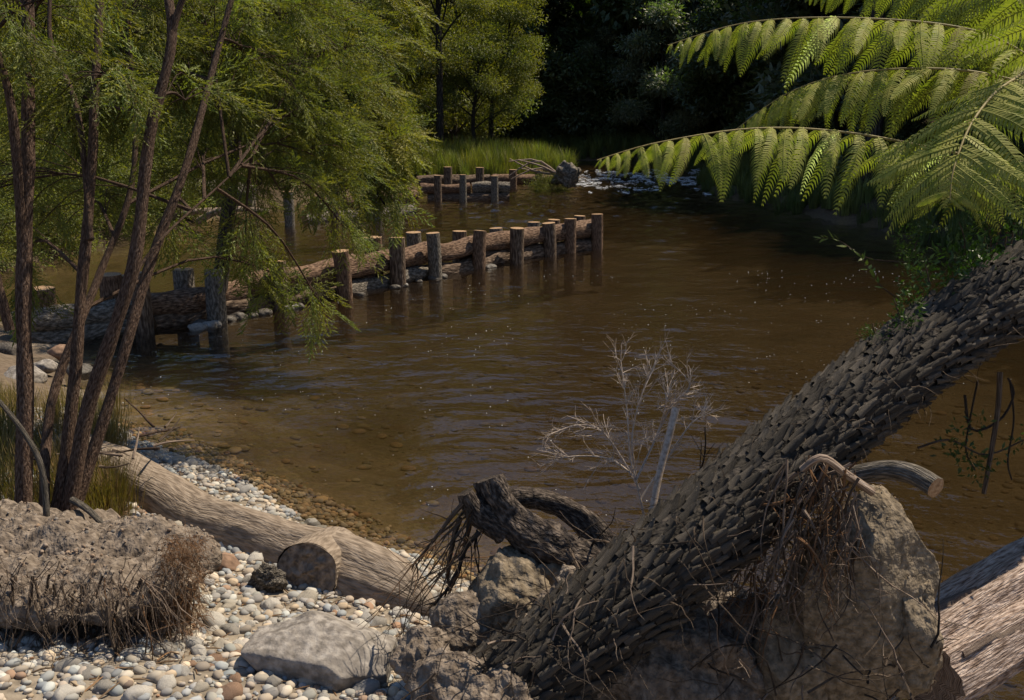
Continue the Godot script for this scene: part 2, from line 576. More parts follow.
func localised(xf: Array, base: Vector3) -> Array:
	for k in xf.size():
		var t: Transform3D = xf[k]
		t.origin -= base
		xf[k] = t
	return xf

# ---------------------------------------------------------------- scene
func _ready() -> void:
	rng.seed = 20240
	nz.frequency = 0.033
	nz.seed = 5
	nz.fractal_octaves = 3

	var cam := Camera3D.new()
	cam.name = "camera"
	cam.fov = 40.0
	cam.near = 0.05
	cam.far = 400.0
	cam.transform = Transform3D(look, eye)
	add_child(cam)
	cam.current = true

	var sun := DirectionalLight3D.new()
	sun.name = "sun"
	sun.light_energy = 1.5
	sun.light_color = Color(1.0, 0.945, 0.85)
	sun.light_angular_distance = 0.5
	sun.shadow_enabled = true
	add_child(sun)
	var to_sun := Vector3(0.42, 0.80, -0.32).normalized()
	sun.look_at_from_position(to_sun * 50.0, Vector3.ZERO, Vector3.UP)

	var sky_mat := ProceduralSkyMaterial.new()
	sky_mat.sky_top_color = Color(0.40, 0.52, 0.70)
	sky_mat.sky_horizon_color = Color(0.74, 0.80, 0.86)
	sky_mat.sky_curve = 0.14
	sky_mat.ground_bottom_color = Color(0.10, 0.11, 0.09)
	sky_mat.ground_horizon_color = Color(0.2, 0.22, 0.2)
	var sky := Sky.new()
	sky.sky_material = sky_mat
	var env := Environment.new()
	env.background_mode = Environment.BG_SKY
	env.sky = sky
	env.background_energy_multiplier = 0.62
	env.tonemap_mode = Environment.TONE_MAPPER_LINEAR
	env.tonemap_exposure = 1.5
	env.sdfgi_enabled = true
	env.ssao_enabled = true
	env.ssil_enabled = true
	var we := WorldEnvironment.new()
	we.name = "world"
	we.environment = env
	add_child(we)

	make_materials()
	build_ground()
	build_water()
	build_hill_trees()
	build_far_bank()
	build_right_bank()
	build_groynes()
	build_left_trees()
	build_gravel()
	build_mound()
	build_driftwood()
	build_stump()
	build_clay()
	build_tree_fern()
	build_small_things()

func grid_steps(a: float, b: float, centre: float, fine: float, grow: float) -> PackedFloat32Array:
	var out := PackedFloat32Array()
	var x := a
	while x < b:
		out.append(x)
		x += fine + grow * absf(x - centre)
	out.append(b)
	return out

func sheet(xs: PackedFloat32Array, zs: PackedFloat32Array, f: Callable) -> Geo:
	var g := Geo.new()
	for z in zs:
		for x in xs:
			g.v.append(Vector3(x, f.call(x, z), z))
			g.u.append(Vector2(x, z))
	var w := xs.size()
	for k in zs.size() - 1:
		for j in w - 1:
			var a := k * w + j
			g.i.append(a); g.i.append(a + 1); g.i.append(a + w)
			g.i.append(a + 1); g.i.append(a + w + 1); g.i.append(a + w)
	return g

func build_ground() -> void:
	var xs := grid_steps(-130, 130, -0.5, 0.07, 0.045)
	var zs := grid_steps(-170, 12, -5.0, 0.07, 0.035)
	var g := sheet(xs, zs, ground_y)
	var col := PackedColorArray()
	for p in g.v:
		var s := lands(p.x, p.z)
		var c := lin(0.145, 0.10, 0.046)  # stained river bed
		var n := nz.get_noise_2d(p.x * 20.0, p.z * 20.0)
		c = c * (1.0 + 0.5 * n)
		var e := maxf(s.x, maxf(s.y, s.z))
		if p.y > -0.04 or e > 0.0:
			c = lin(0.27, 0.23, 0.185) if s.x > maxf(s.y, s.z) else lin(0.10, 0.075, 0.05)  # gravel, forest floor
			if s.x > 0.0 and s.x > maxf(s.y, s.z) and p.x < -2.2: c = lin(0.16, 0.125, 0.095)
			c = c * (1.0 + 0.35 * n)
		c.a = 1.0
		col.append(c)
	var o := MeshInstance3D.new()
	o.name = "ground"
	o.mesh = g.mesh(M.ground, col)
	add_child(o)
	tag(o, "river bed, gravel bank and wooded slopes", "ground", "", "structure")

var rapid_at := Vector2(4.6, -37.5)

func water_y(x: float, z: float) -> float:
	var y := 0.015 * nz.get_noise_2d(x * 24.0 + 11.0, z * 40.0) + 0.009 * nz.get_noise_2d(x * 70.0, z * 130.0 + 7.0)
	var far := clampf((-z - 15.0) / 16.0, 0.0, 1.0)
	y *= 1.0 + 4.2 * far
	y += far * 0.06 * nz.get_noise_2d(x * 45.0 + 3.0, z * 85.0)
	var d := (Vector2(x, z) - rapid_at).length()
	var k := exp(-d * d / 22.0)
	y += k * (0.07 * nz.get_noise_2d(x * 30.0, z * 55.0) + 0.05 * nz.get_noise_2d(x * 80.0, z * 140.0))
	y += 0.22 * smoothstep(-36.0, -40.0, z)
	return y

func build_water() -> void:
	var xs := grid_steps(-14.0, 15.0, 1.0, 0.06, 0.008)
	var zs := PackedFloat32Array()
	var z := -1.6
	while z > -56.0:
		zs.append(z)
		z -= 0.03 + 0.0042 * absf(z)
	zs.reverse()
	var g := sheet(xs, zs, water_y)
	var river := solid("water", "brown clear river water with fine ripples", "water", g, M.water, Vector3.ZERO, "", "structure")
	for k in 6:
		# layers of stained water, uneven so that the shallows grade softly into the deep
		var deep: float = [0.09, 0.17, 0.26, 0.36, 0.47, 0.6][k]
		var layer := sheet(grid_steps(-14.0, 15.0, 0.0, 0.16, 0.05), grid_steps(-56.0, -1.6, -5.0, 0.16, 0.05), func(x, z): return -deep + 0.07 * nz.get_noise_2d(x * 22.0 + k * 31.0, z * 22.0) + 0.03 * nz.get_noise_2d(x * 90.0, z * 90.0 + k * 17.0))
		part(river, "water_body", layer, M.water_body)
	# white water where the river drops over stones
	var f := Geo.new()
	lump(f, Vector3.ZERO, Vector3(1, 0.35, 0.5), 0.5, 1.4, 5, 3.0)
	var xf := []
	for k in 12000:
		var x := rng.randf_range(1.8, 8.0)
		var row := rng.randi_range(0, 8)
		var zz: float = [-31.2, -33.0, -34.2, -35.3, -36.2, -37.0, -37.8, -38.6, -39.4][row] + 0.5 * sin(x * 1.3 + row) + rng.randfn(0.0, 0.14)
		if lands(x, zz).y > -0.2 or lands(x, zz).z > -0.2: continue
		if nz.get_noise_2d(x * 30.0 + row * 50.0, row * 20.0) < [0.30, 0.2, 0.06, -0.08, -0.25, -0.3, -0.25, -0.15, -0.05][row]: continue
		var s := rng.randf_range(0.005, 0.020)
		xf.append(Transform3D(Basis(Vector3.UP, rng.randf_range(-0.4, 0.4)).scaled(Vector3(s * rng.randf_range(1.2, 3.0), s * 0.7, s * 0.8)), Vector3(x, water_y(x, zz) + 0.015, zz)))
	tag(scatter(self, "white_water_foam", f.mesh(M.foam), xf, tints(xf.size(), Color(1, 1, 1), 0.01)), "white foam on the rapids beyond the timber groynes", "foam", "", "stuff")
	# white flecks on the pool, modelled in place of sun glints on the ripples
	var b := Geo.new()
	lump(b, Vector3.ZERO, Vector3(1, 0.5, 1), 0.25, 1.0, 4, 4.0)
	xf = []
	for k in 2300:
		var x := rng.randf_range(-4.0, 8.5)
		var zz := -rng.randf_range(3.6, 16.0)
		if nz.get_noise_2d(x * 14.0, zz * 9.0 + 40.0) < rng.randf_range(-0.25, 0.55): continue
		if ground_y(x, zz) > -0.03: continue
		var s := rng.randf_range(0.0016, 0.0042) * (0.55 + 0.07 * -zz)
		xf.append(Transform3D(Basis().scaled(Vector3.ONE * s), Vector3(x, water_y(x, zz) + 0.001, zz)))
	tag(scatter(self, "glint_flecks", b.mesh(M.foam), xf, tints(xf.size(), Color(1, 1, 1), 0.01)), "tiny white flecks on the brown pool standing in for sun glints", "foam", "", "stuff")

# ---------------------------------------------------------------- trees far off
func make_tree(called: String, h: float, spread: float, clump: Array, n: int, c: Color, size: float, lean := 0.0, low := 0.25) -> Node3D:
	var t := Node3D.new()
	t.name = called
	var wood := Geo.new()
	var top := Vector3(lean * h, h * 0.86, 0)
	var spine := curve([Vector3(0, -0.4, 0), Vector3(lean * h * 0.2 + rng.randf_range(-0.2, 0.2), h * 0.3, rng.randf_range(-0.2, 0.2)), Vector3(lean * h * 0.6, h * 0.6, rng.randf_range(-0.3, 0.3)), top], 12)
	var r0 := 0.012 * h + 0.05
	tube(wood, spine, radii(12, r0, r0 * 0.15), 8, 0.15, 1.5, 0.6)
	var xf := []
	var lobes := 11
	for k in lobes:
		var f := lerpf(low, 1.0, (k + 0.5) / lobes)
		var a := k * 2.4 + rng.randf() * 0.8
		var w := spread * sin(PI * clampf(0.18 + 0.72 * f, 0.0, 1.0)) * rng.randf_range(0.55, 0.85)
		var root_at := spine[int(clampf(f * 0.8, 0.1, 0.95) * 11)]
		var c0 := Vector3(top.x * f + cos(a) * w, h * f * 0.95, sin(a) * w)
		var mid := root_at.lerp(c0, 0.5) + Vector3(0, 0.1 * w, 0)
		tube(wood, curve([root_at, mid, c0], 6), radii(6, r0 * 0.35 * (1.2 - f * 0.6), 0.015), 5, 0.0, 1, 1, false)
		var lr := spread * rng.randf_range(0.32, 0.5)
		for j in int(n / lobes):
			var d := rv(1.0).normalized()
			d.y = absf(d.y) * 1.1 - 0.35
			var p := c0 + d * Vector3(lr, lr * 0.62, lr) * pow(rng.randf(), 0.4)
			var fr := frame((d + rv(0.4)).normalized(), Vector3.UP + rv(0.3), size * rng.randf_range(0.6, 1.3))
			fr.origin = p
			xf.append(fr)
	add_child(t)
	part(t, "trunk", wood, M.bark_dark, false)
	foliage(t, "crown", clump, xf, tints(xf.size(), c, 0.35))
	remove_child(t)
	return t

func plant(proto: Node3D, called: String, p: Vector3, s: float, label: String, category: String, group: String) -> Node3D:
	var o := proto.duplicate()
	o.name = numbered(called)
	add_child(o)
	o.position = p
	o.rotation.y = rng.randf() * TAU
	o.scale = Vector3(s, s * rng.randf_range(0.9, 1.12), s)
	tag(o, label, category, group)
	return o

var protos := []

func build_hill_trees() -> void:
	var big := leaf_clump(60, 0.19, 0.085, 0.7, M.leaf_broad)
	var fine := leaf_clump(80, 0.17, 0.05, 0.55, M.leaf_broad)
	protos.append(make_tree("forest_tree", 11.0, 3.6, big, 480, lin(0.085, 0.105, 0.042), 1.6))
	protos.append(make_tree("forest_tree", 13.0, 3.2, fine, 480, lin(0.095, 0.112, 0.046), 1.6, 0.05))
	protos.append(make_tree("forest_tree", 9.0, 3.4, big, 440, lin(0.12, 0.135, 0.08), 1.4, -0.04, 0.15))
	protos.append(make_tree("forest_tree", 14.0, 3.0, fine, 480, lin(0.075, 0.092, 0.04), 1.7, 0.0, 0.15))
	var places := []
	# far hillside, rows going up the slope
	for row in 3:
		var zz := -54.0 - row * 6.5
		var x := -34.0 - row * 3.0
		while x < 44.0 + row * 4.0:
			places.append(Vector3(x + rng.randf_range(-1.2, 1.2), 0, zz + rng.randf_range(-2.0, 2.0) - 0.13 * x * (1.0 if x < 6.0 else -1.6)))
			x += rng.randf_range(3.8, 5.4)
	for p: Vector3 in places:
		if p.z > -52.0 and p.x > -6.0 and p.x < 12.0: continue
		var s := lands(p.x, p.z)
		if maxf(s.y, s.z) < 1.0: continue
		p.y = ground_y(p.x, p.z)
		if absf(p.x) / absf(p.z) > 0.68: continue
		var kind := rng.randi_range(0, 3)
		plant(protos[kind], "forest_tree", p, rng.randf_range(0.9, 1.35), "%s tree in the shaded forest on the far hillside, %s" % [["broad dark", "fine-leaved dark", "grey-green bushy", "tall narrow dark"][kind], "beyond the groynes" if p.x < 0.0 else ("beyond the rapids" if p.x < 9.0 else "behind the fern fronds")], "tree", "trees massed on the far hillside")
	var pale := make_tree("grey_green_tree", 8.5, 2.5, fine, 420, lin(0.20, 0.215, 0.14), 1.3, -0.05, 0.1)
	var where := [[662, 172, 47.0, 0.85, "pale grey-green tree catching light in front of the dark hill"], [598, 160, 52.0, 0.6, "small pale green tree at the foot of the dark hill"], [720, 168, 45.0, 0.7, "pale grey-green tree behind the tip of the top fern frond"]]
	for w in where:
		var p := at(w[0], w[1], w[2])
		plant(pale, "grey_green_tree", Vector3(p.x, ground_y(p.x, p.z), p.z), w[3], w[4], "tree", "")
	# low bushes close the gap at the foot of the hill
	var bush := make_tree("hill_bush", 3.4, 2.0, big, 240, lin(0.10, 0.115, 0.05), 1.2, 0.0, 0.02)
	protos.append(bush)
	for k in 34:
		var x := -9.0 + k * 0.8 + rng.randf_range(-0.3, 0.3)
		var zz := -50.6 - rng.randf_range(0.0, 2.4) + clampf((x - 5.0) * 0.75, 0.0, 7.5)
		if maxf(lands(x, zz).z, lands(x, zz).y) < 0.4: zz -= 2.0
		plant(bush, "hill_bush", Vector3(x, ground_y(x, zz), zz), rng.randf_range(0.7, 1.25), "low dark bush at the foot of the far hill, %s" % ("behind the grassy point" if x < 2.5 else ("straight beyond the rapids" if x < 8.0 else "behind the frond tips")), "bush", "bushes at the foot of the far hill")

func build_far_bank() -> void:
	# the tall dark trunk and the light green trees on the point beyond the groynes
	var fine := leaf_clump(90, 0.10, 0.03, 0.5, M.leaf_tea)
	var green := lin(0.155, 0.18, 0.055)
	var spots := [[440.0, 158.0, 10.5, 1.5, "slender tall tree with a bare dark trunk beside the grassy point"], [492.0, 160.0, 7.0, 1.7, "light green feathery tree leaning over the tip of the grassy point"], [476.0, 157.0, 5.0, 1.8, "small twin-stemmed green tree between the dark trunk and the leaning tree"]]
	for k in spots.size():
		var s: Array = spots[k]
		var p := at(s[0], s[1], [37.0, 40.0, 38.5][k])
		p.y = ground_y(p.x, p.z)
		var t := make_tree("bank_tree", s[2], s[3], fine, [380, 360, 230][k], green, 1.0, [0.0, 0.12, 0.03][k], [0.55, 0.38, 0.4][k])
		t.name = numbered("bank_tree")
		add_child(t)
		t.position = p
		tag(t, s[4], "tree", "trees on the grassy point")
	# trees along the left bank, in rows towards the camera
	var left := [[-9.5, -36.0, 9.0], [-13.0, -33.0, 10.0], [-5.5, -40.0, 10.0], [-2.6, -43.0, 9.0], [-9.8, -29.0, 7.5], [-13.5, -26.0, 9.0], [-16.0, -21.0, 9.5], [-12.2, -20.5, 7.0], [-19.0, -28.0, 11.0], [-17.0, -38.0, 12.0], [-11.5, -44.0, 12.0], [-5.0, -47.5, 11.0], [-23.0, -36.0, 12.0], [-10.9, -24.0, 6.0], [-20.0, -22.0, 10.0], [-26.0, -28.0, 12.0], [-13.0, -16.8, 5.5]]
	var lp := [make_tree("riverside_tree", 8.0, 2.9, fine, 460, lin(0.15, 0.17, 0.045), 1.25, 0.0, 0.12), make_tree("riverside_tree", 8.0, 2.6, fine, 460, lin(0.12, 0.145, 0.04), 1.2, 0.08, 0.12), make_tree("riverside_tree", 8.0, 3.1, fine, 460, lin(0.16, 0.175, 0.055), 1.2, -0.06, 0.1)]
	for k in left.size():
		var s: Array = left[k]
		plant(lp[k % 3], "riverside_tree", Vector3(s[0], ground_y(s[0], s[1]), s[1]), s[2] / 8.0, "%s leafy tree in the belt %s" % [["pale green", "deep green", "yellow-green"][k % 3], "beyond the far groyne" if s[1] < -34.0 else ("behind the leaf-hidden groyne" if s[1] < -23.0 else "behind the many stems")], "tree", "trees along the bank behind the groynes")
	# undergrowth on that bank
	var bush := make_tree("riverside_bush", 2.4, 1.5, fine, 220, lin(0.16, 0.18, 0.05), 0.9, 0.0, 0.02)
	var bs := [[-10.5, -17.5], [-10.3, -20.0], [-9.6, -23.0], [-8.8, -26.0], [-7.6, -29.0], [-5.9, -32.5], [-4.2, -35.0], [-11.8, -15.6], [-13.5, -19.0], [-6.5, -35.0], [-15.0, -15.4], [-11.0, -27.0], [-8.9, -15.8], [-8.6, -18.0], [-8.4, -20.5], [-8.1, -23.0], [-9.8, -15.2]]
	for b in bs:
		plant(bush, "riverside_bush", Vector3(b[0], ground_y(b[0], b[1]) - 0.1, b[1]), rng.randf_range(0.7, 1.15), "low green bush at the water's edge, %s" % ("beyond the far groyne" if b[1] < -28.0 else ("beside the leaf-hidden groyne" if b[1] < -19.0 else "behind the many stems")), "bush", "bushes along the bank behind the groynes")
	# grass on the point
	var gm := grass_tuft(60, 0.85, 0.018)
	var xf := []
	for k in 900:
		var x := rng.randf_range(-5.5, 2.6)
		var zz := rng.randf_range(-41.0, -32.0)
		var s := lands(x, zz).y
		if s < 0.25 or s > 3.8: continue
		var f := Transform3D(Basis(Vector3.UP, rng.randf() * TAU).scaled(Vector3.ONE * rng.randf_range(0.6, 1.3)), Vector3(x, ground_y(x, zz) - 0.03, zz))
		xf.append(f)
	tag(scatter(self, "point_grass", gm, xf, tints(xf.size(), lin(0.20, 0.20, 0.06), 0.3)), "tall yellow-green grass on the point beyond the groynes", "grass", "", "stuff")
	# pale stump and drift sticks at the tip of the point
	var base := on_plane(566, 183, 0.25)
	var st := thing("drift_stump", "pale weathered stump washed up at the tip of the grassy point", "stump", base)
	var g := Geo.new()
	lump(g, base + Vector3(0, 0.25, 0), Vector3(0.42, 0.38, 0.35), 0.6, 0.9, 18, 8.0)
	part(st, "body", g, M.timber_grey)
	for k in 6:
		g = Geo.new()
		var a := rng.randf_range(2.2, 4.0)
		var p := base + Vector3(-0.3, 0.3, 0.1)
		tube(g, curve([p, p + Vector3(cos(a) * 0.7, rng.randf_range(0.0, 0.5), sin(a) * 0.3), p + Vector3(cos(a) * 1.6, rng.randf_range(-0.2, 0.5), sin(a) * 0.6)], 6), radii(6, 0.05, 0.015), 5)
		part(st, "root", g, M.root_pale)
	var tp := on_plane(548, 178, 0.4)
	plant(bush, "point_bush", Vector3(tp.x, ground_y(tp.x, tp.z), tp.z), 0.55, "small grey-green bush beside the pale stump on the point", "bush", "")
	for k in 3:
		g = Geo.new()
		var a := on_plane(478 + k * 26, 169 + k * 3, 0.75)
		a.y = ground_y(a.x, a.z) + 0.06
		tube(g, curve([a, a + Vector3(0.6, 0.1, -0.1), a + Vector3(1.3, 0.04, 0.1)], 8), radii(8, 0.07 - k * 0.015, 0.03), 8, 0.2)
		solid("drift_branch", ["bleached drift branch lying in the grass of the point", "bleached drift branch between the grass and the pale stump", "thin bleached branch resting against the pale stump"][k], "branch", g, M.timber_grey, a, "drift branches on the point")

func grass_tuft(n: int, h: float, w: float) -> ArrayMesh:
	var g := Geo.new()
	for k in n:
		var a := rng.randf() * TAU
		var d := Vector3(cos(a), 0, sin(a))
		var s := Vector3(-d.z, 0, d.x) * w * 0.5
		var p := d * rng.randf() * 0.12
		var hh := h * rng.randf_range(0.5, 1.1)
		var b := rng.randf_range(0.1, 0.5) * hh
		var m := p + Vector3(0, hh * 0.6, 0) + d * b * 0.35
		var tip := p + Vector3(0, hh, 0) + d * b
		g.quad(p - s, m - s * 0.8, m + s * 0.8, p + s)
		g.tri(m - s * 0.8, tip, m + s * 0.8)
	return g.mesh(M.grass)

func build_right_bank() -> void:
	var gm := grass_tuft(60, 0.6, 0.014)
	var xf := []
	for k in 2600:
		var t := rng.randf()
		var zz := lerpf(-13.5, -38.0, t)
		var x := rng.randf_range(5.8, 13.0)
		var s := lands(x, zz).z
		if s < -0.1 or s > 2.6: continue
		xf.append(Transform3D(Basis(Vector3.UP, rng.randf() * TAU).scaled(Vector3.ONE * rng.randf_range(0.6, 1.3)), Vector3(x, ground_y(x, zz) - 0.04, zz)))
	for k in 1500:
		var x := rng.randf_range(-4.0, 10.0)
		var zz := rng.randf_range(-54.0, -38.0)
		var e := lands(x, zz).z
		if e < -0.05 or e > 3.0: continue
		xf.append(Transform3D(Basis(Vector3.UP, rng.randf() * TAU).scaled(Vector3.ONE * rng.randf_range(0.7, 1.6)), Vector3(x, ground_y(x, zz) - 0.04, zz)))
	tag(scatter(self, "bank_grass", gm, xf, tints(xf.size(), lin(0.13, 0.155, 0.05), 0.35)), "dark grass overhanging the shaded bank across the river", "grass", "", "stuff")
	var pr := [[12.2, -24.5, 8.5, 0], [14.5, -19.5, 10.0, 1], [10.2, -31.0, 9.0, 2], [12.5, -28.0, 11.0, 3], [15.0, -24.0, 12.0, 0], [10.8, -36.5, 10.0, 1], [13.5, -34.0, 12.0, 2], [16.5, -30.0, 12.0, 3], [14.5, -13.5, 9.0, 0], [15.5, -17.0, 11.0, 1], [11.5, -42.0, 11.0, 2], [15.5, -40.0, 12.0, 3], [18.5, -22.0, 12.0, 2], [9.5, -41.0, 7.5, 0], [19.0, -35.0, 13.0, 1]]
	for s in pr:
		var h: float = [11.0, 13.0, 9.0, 14.0][s[3]]
		plant(protos[s[3]], "bank_side_tree", Vector3(s[0], ground_y(s[0], s[1]), s[1]), s[2] / h, "%s tree on the shaded bank, %s" % [["broad dark", "fine-leaved dark", "grey-green bushy", "tall narrow dark"][s[3]], "near the rapids" if s[1] < -32.0 else ("behind the lower frond tips" if s[0] < 13.5 else "deep behind the fern fronds")], "tree", "trees on the shaded bank across the river")
	var bb := [[10.0, -21.0], [9.1, -25.0], [8.6, -28.5], [8.3, -33.5], [9.6, -37.0], [11.3, -17.5], [11.6, -22.8], [10.9, -28.0], [12.2, -25.5]]
	for b in bb:
		plant(protos[4], "bank_side_bush", Vector3(b[0], ground_y(b[0], b[1]), b[1]), rng.randf_range(0.35, 0.6), "low dark shrub on the shaded bank, %s" % ("near the rapids" if b[1] < -30.0 else ("under the middle of the fronds" if b[1] < -24.0 else "beside the fern trunk")), "bush", "shrubs on the shaded bank across the river")
	# dark bare trunk behind the fern fronds
	var p := on_plane(866, 196, 0.5)
	var g := Geo.new()
	tube(g, curve([p + Vector3(0, -0.4, 0), p + Vector3(0.05, 2.0, 0), p + Vector3(-0.1, 4.5, 0), p + Vector3(0.2, 8.0, 0)], 14), radii(14, 0.24, 0.12), 12, 0.2, 1.5, 0.6)
	solid("bare_trunk", "thick dark bare tree trunk on the shaded bank below the fern fronds", "tree trunk", g, M.bark_dark, p)

# ---------------------------------------------------------------- timber groynes
func post(label: String, group: String, foot: Vector3, h: float, r: float, m: Material, lean := Vector3.ZERO) -> void:
	var t := thing("timber_post", label, "post", foot, group)
	var g := Geo.new()
	var top := foot + Vector3(0, h, 0) + lean
	var sides := 12
	var tw := rng.randf_range(0.92, 1.04)
	tube(g, curve([foot + Vector3(0, -0.7, 0), foot + Vector3(0, h * 0.4, 0) + lean * 0.4, top], 10), radii(10, r, r * tw), sides, 0.1, 1.6, 0.5, false)
	var n := g.v.size()
	part(t, "shaft", g, m)
	var c := Geo.new()
	# sawn top: a slightly domed disc that meets the bark
	c.v.append(top + Vector3(0, 0.006, 0)); c.u.append(Vector2.ZERO)
	for j in sides + 1:
		c.v.append(g.v[n - sides - 1 + j] + foot)
		c.u.append(Vector2.ZERO)
	for j in sides:
		c.i.append(0); c.i.append(j + 2); c.i.append(j + 1)
	part(t, "sawn_top", c, M.cut)

func rail(label: String, group: String, a: Vector3, b: Vector3, r: float, m: Material) -> void:
	var t := thing("groyne_log", label, "log", a, group)
	var g := Geo.new()
	var n := 22
	var ctrl := [a, a.lerp(b, 0.35) + rv(0.035), a.lerp(b, 0.7) + rv(0.035), b]
	tube(g, curve(ctrl, n), radii(n, r, r * rng.randf_range(0.85, 1.0)), 16, 0.38, 1.2, 0.9, false)
	var ends := []
	for e in 2:
		var cut := Geo.new()
		var ring := 0 if e == 0 else (n - 1) * 17
		var dir := (b - a).normalized() * (-0.006 if e == 0 else 0.006)
		cut.v.append((a if e == 0 else b) + dir); cut.u.append(Vector2.ZERO)
		for j in 17:
			cut.v.append(g.v[ring + j]); cut.u.append(Vector2.ZERO)
		for j in 16:
			cut.i.append(0)
			cut.i.append((1 if e == 0 else 2) + j); cut.i.append((2 if e == 0 else 1) + j)
		ends.append(cut)
	part(t, "trunk", g, m)
	for cut in ends: part(t, "sawn_end", cut, M.cut)

func build_groynes() -> void:
	var nth := ["first", "second", "third", "fourth", "fifth", "sixth", "seventh", "eighth", "ninth", "tenth", "eleventh"]
	var kinds := [M.timber, M.timber_grey, M.timber_red, M.timber]
	var u := (on_plane(346, 297) - on_plane(597, 249.5)).normalized()
	var nrm := Vector3(u.z, 0, -u.x)
	if nrm.z > 0: nrm = -nrm
	# near groyne, front row from the river end: foot x, foot y, top y
	var front := [[597, 249.5, 214.5], [570, 253, 219], [550.5, 256, 223], [516.5, 263, 228], [478, 269, 231], [436, 278.5, 233], [398, 286, 238], [346, 297, 251], [281, 309, 262], [217, 323, 272], [145, 334, 276]]
	var looks := [2, 2, 0, 0, 2, 1, 0, 2, 0, 1, 0]
	for k in front.size():
		var f: Array = front[k]
		var p := on_plane(f[0], f[1])
		var h: float = (f[1] - f[2]) / FOCAL * (p - eye).length()
		post("%s post from the river end, front row of the near groyne" % nth[k], "front posts of the near groyne", p, h, 0.115 + rng.randf_range(-0.008, 0.014), kinds[looks[k]], rv(0.06) * Vector3(1, 0, 1))
	var back := [[579, 213.7], [553, 217.5], [534, 220], [497, 226], [459, 229], [414, 230], [373, 235], [183, 267], [131, 273], [109, 272], [40, 286]]
	for k in back.size():
		var b: Array = back[k]
		var top := Vector3.ZERO
		var miss := 9.0
		for q in 50:
			var w := on_plane(b[0], b[1] + 2.0, 0.42 + q * 0.01)
			var e := absf((w - on_plane(597, 249.5)).dot(nrm) - 0.64)
			if e < miss:
				miss = e
				top = w
		post("%s post from the river end, back row of the near groyne" % nth[k], "back posts of the near groyne", Vector3(top.x, 0, top.z), top.y, 0.12 if k < 6 else 0.14, kinds[[0, 0, 1, 1, 0, 1, 2, 1, 2, 2, 2][k]], rv(0.02) * Vector3(1, 0, 1))
	var knots := [[604, 249], [520, 262], [440, 277], [350, 296], [255, 314], [150, 333], [20, 352]]
	var names := ["at the river end", "second from the river end", "third from the river end", "in the middle", "fifth from the river end", "nearest the shrubby bank"]
	for k in knots.size() - 1:
		var a := on_plane(knots[k][0], knots[k][1]) + nrm * 0.29
		var b := on_plane(knots[k + 1][0], knots[k + 1][1]) + nrm * 0.29
		var lift := 0.36 if k < 4 else 0.26
		rail("upper log of the near groyne, %s" % names[k], "logs of the near groyne", a + Vector3(0, lift, 0) - u * 0.03, b + Vector3(0, lift, 0) - u * 0.06, 0.165 + rng.randf_range(-0.012, 0.02), [M.timber_red, M.timber_red, M.timber_red, M.timber_red, M.timber_red, M.timber_grey][k])
		rail("half-sunk lower log of the near groyne, %s" % names[k], "logs of the near groyne", a + Vector3(0, 0.05, 0) - u * 0.1 - nrm * 0.04, b + Vector3(0, 0.05, 0) - u * 0.14 - nrm * 0.04, 0.15 + rng.randf_range(-0.015, 0.02), [M.timber, M.timber, M.timber_grey, M.timber, M.timber, M.timber_grey][k])
	# rubble stones packed at the foot of the near groyne
	for k in 26:
		var t := rng.randf()
		var p := on_plane(lerpf(500, 190, t), lerpf(266, 330, t)) + nrm * rng.randf_range(-0.05, 0.12)
		var g := Geo.new()
		var r := rng.randf_range(0.04, 0.09)
		lump(g, p + Vector3(0, 0.01, 0), Vector3(r * 1.4, r * 0.75, r), 0.15, 0.7, 10, k * 3.1, 2.5, Basis(), 10, 0.7)
		solid("rubble_stone", "grey stone packed at the waterline under the near groyne logs", "stone", g, [M.wet_stone, M.wet_stone, M.stone[1], M.wet_stone, M.wet_stone, M.stone[5]][k % 6], p, "rubble stones under the near groyne")
	# far groyne
	var ff := [[494.7, 201.7, 176.4], [463, 202, 175.3], [438, 203, 176]]
	for k in ff.size():
		var f: Array = ff[k]
		var p := on_plane(f[0], f[1])
		post("%s post from the river end, front row of the far groyne" % nth[k], "front posts of the far groyne", p, (f[1] - f[2]) / FOCAL * (p - eye).length(), 0.11, kinds[[1, 1, 0][k]])
	var fb := [[539, 187, 170.5], [513, 188, 170], [480, 190, 168], [448, 190, 167.5]]
	for k in fb.size():
		var f: Array = fb[k]
		var p := on_plane(f[0], f[1])
		post("%s post from the river end, back row of the far groyne" % nth[k], "back posts of the far groyne", p, (f[1] - f[2]) / FOCAL * (p - eye).length(), 0.14, kinds[[0, 2, 0, 0][k]])
	var bk := Vector3(0.05, 0, -0.3)
	rail("upper log of the far groyne with a bright sawn end", "logs of the far groyne", on_plane(508, 200.6) + bk + Vector3(0, 0.36, 0), on_plane(470, 201) + bk + Vector3(0, 0.36, 0), 0.17, M.timber_grey)
	rail("upper log of the far groyne half hidden by drooping leaves", "logs of the far groyne", on_plane(468, 201) + bk + Vector3(0, 0.36, 0), on_plane(418, 202) + bk + Vector3(0, 0.36, 0), 0.17, M.timber_red)
	rail("lower log of the far groyne lying at the waterline", "logs of the far groyne", on_plane(507, 200.8) + bk + Vector3(0, 0.05, 0), on_plane(425, 202) + bk + Vector3(0, 0.05, 0), 0.16, M.timber)
	rail("log behind the back posts of the far groyne, river end", "logs of the far groyne", on_plane(552, 185.4) + bk + Vector3(0, 0.25, 0), on_plane(490, 188) + bk + Vector3(0, 0.25, 0), 0.19, M.timber_red)
	rail("log behind the back posts of the far groyne, bank end", "logs of the far groyne", on_plane(488, 188) + bk + Vector3(0, 0.28, 0), on_plane(415, 190) + bk + Vector3(0, 0.28, 0), 0.18, M.timber)
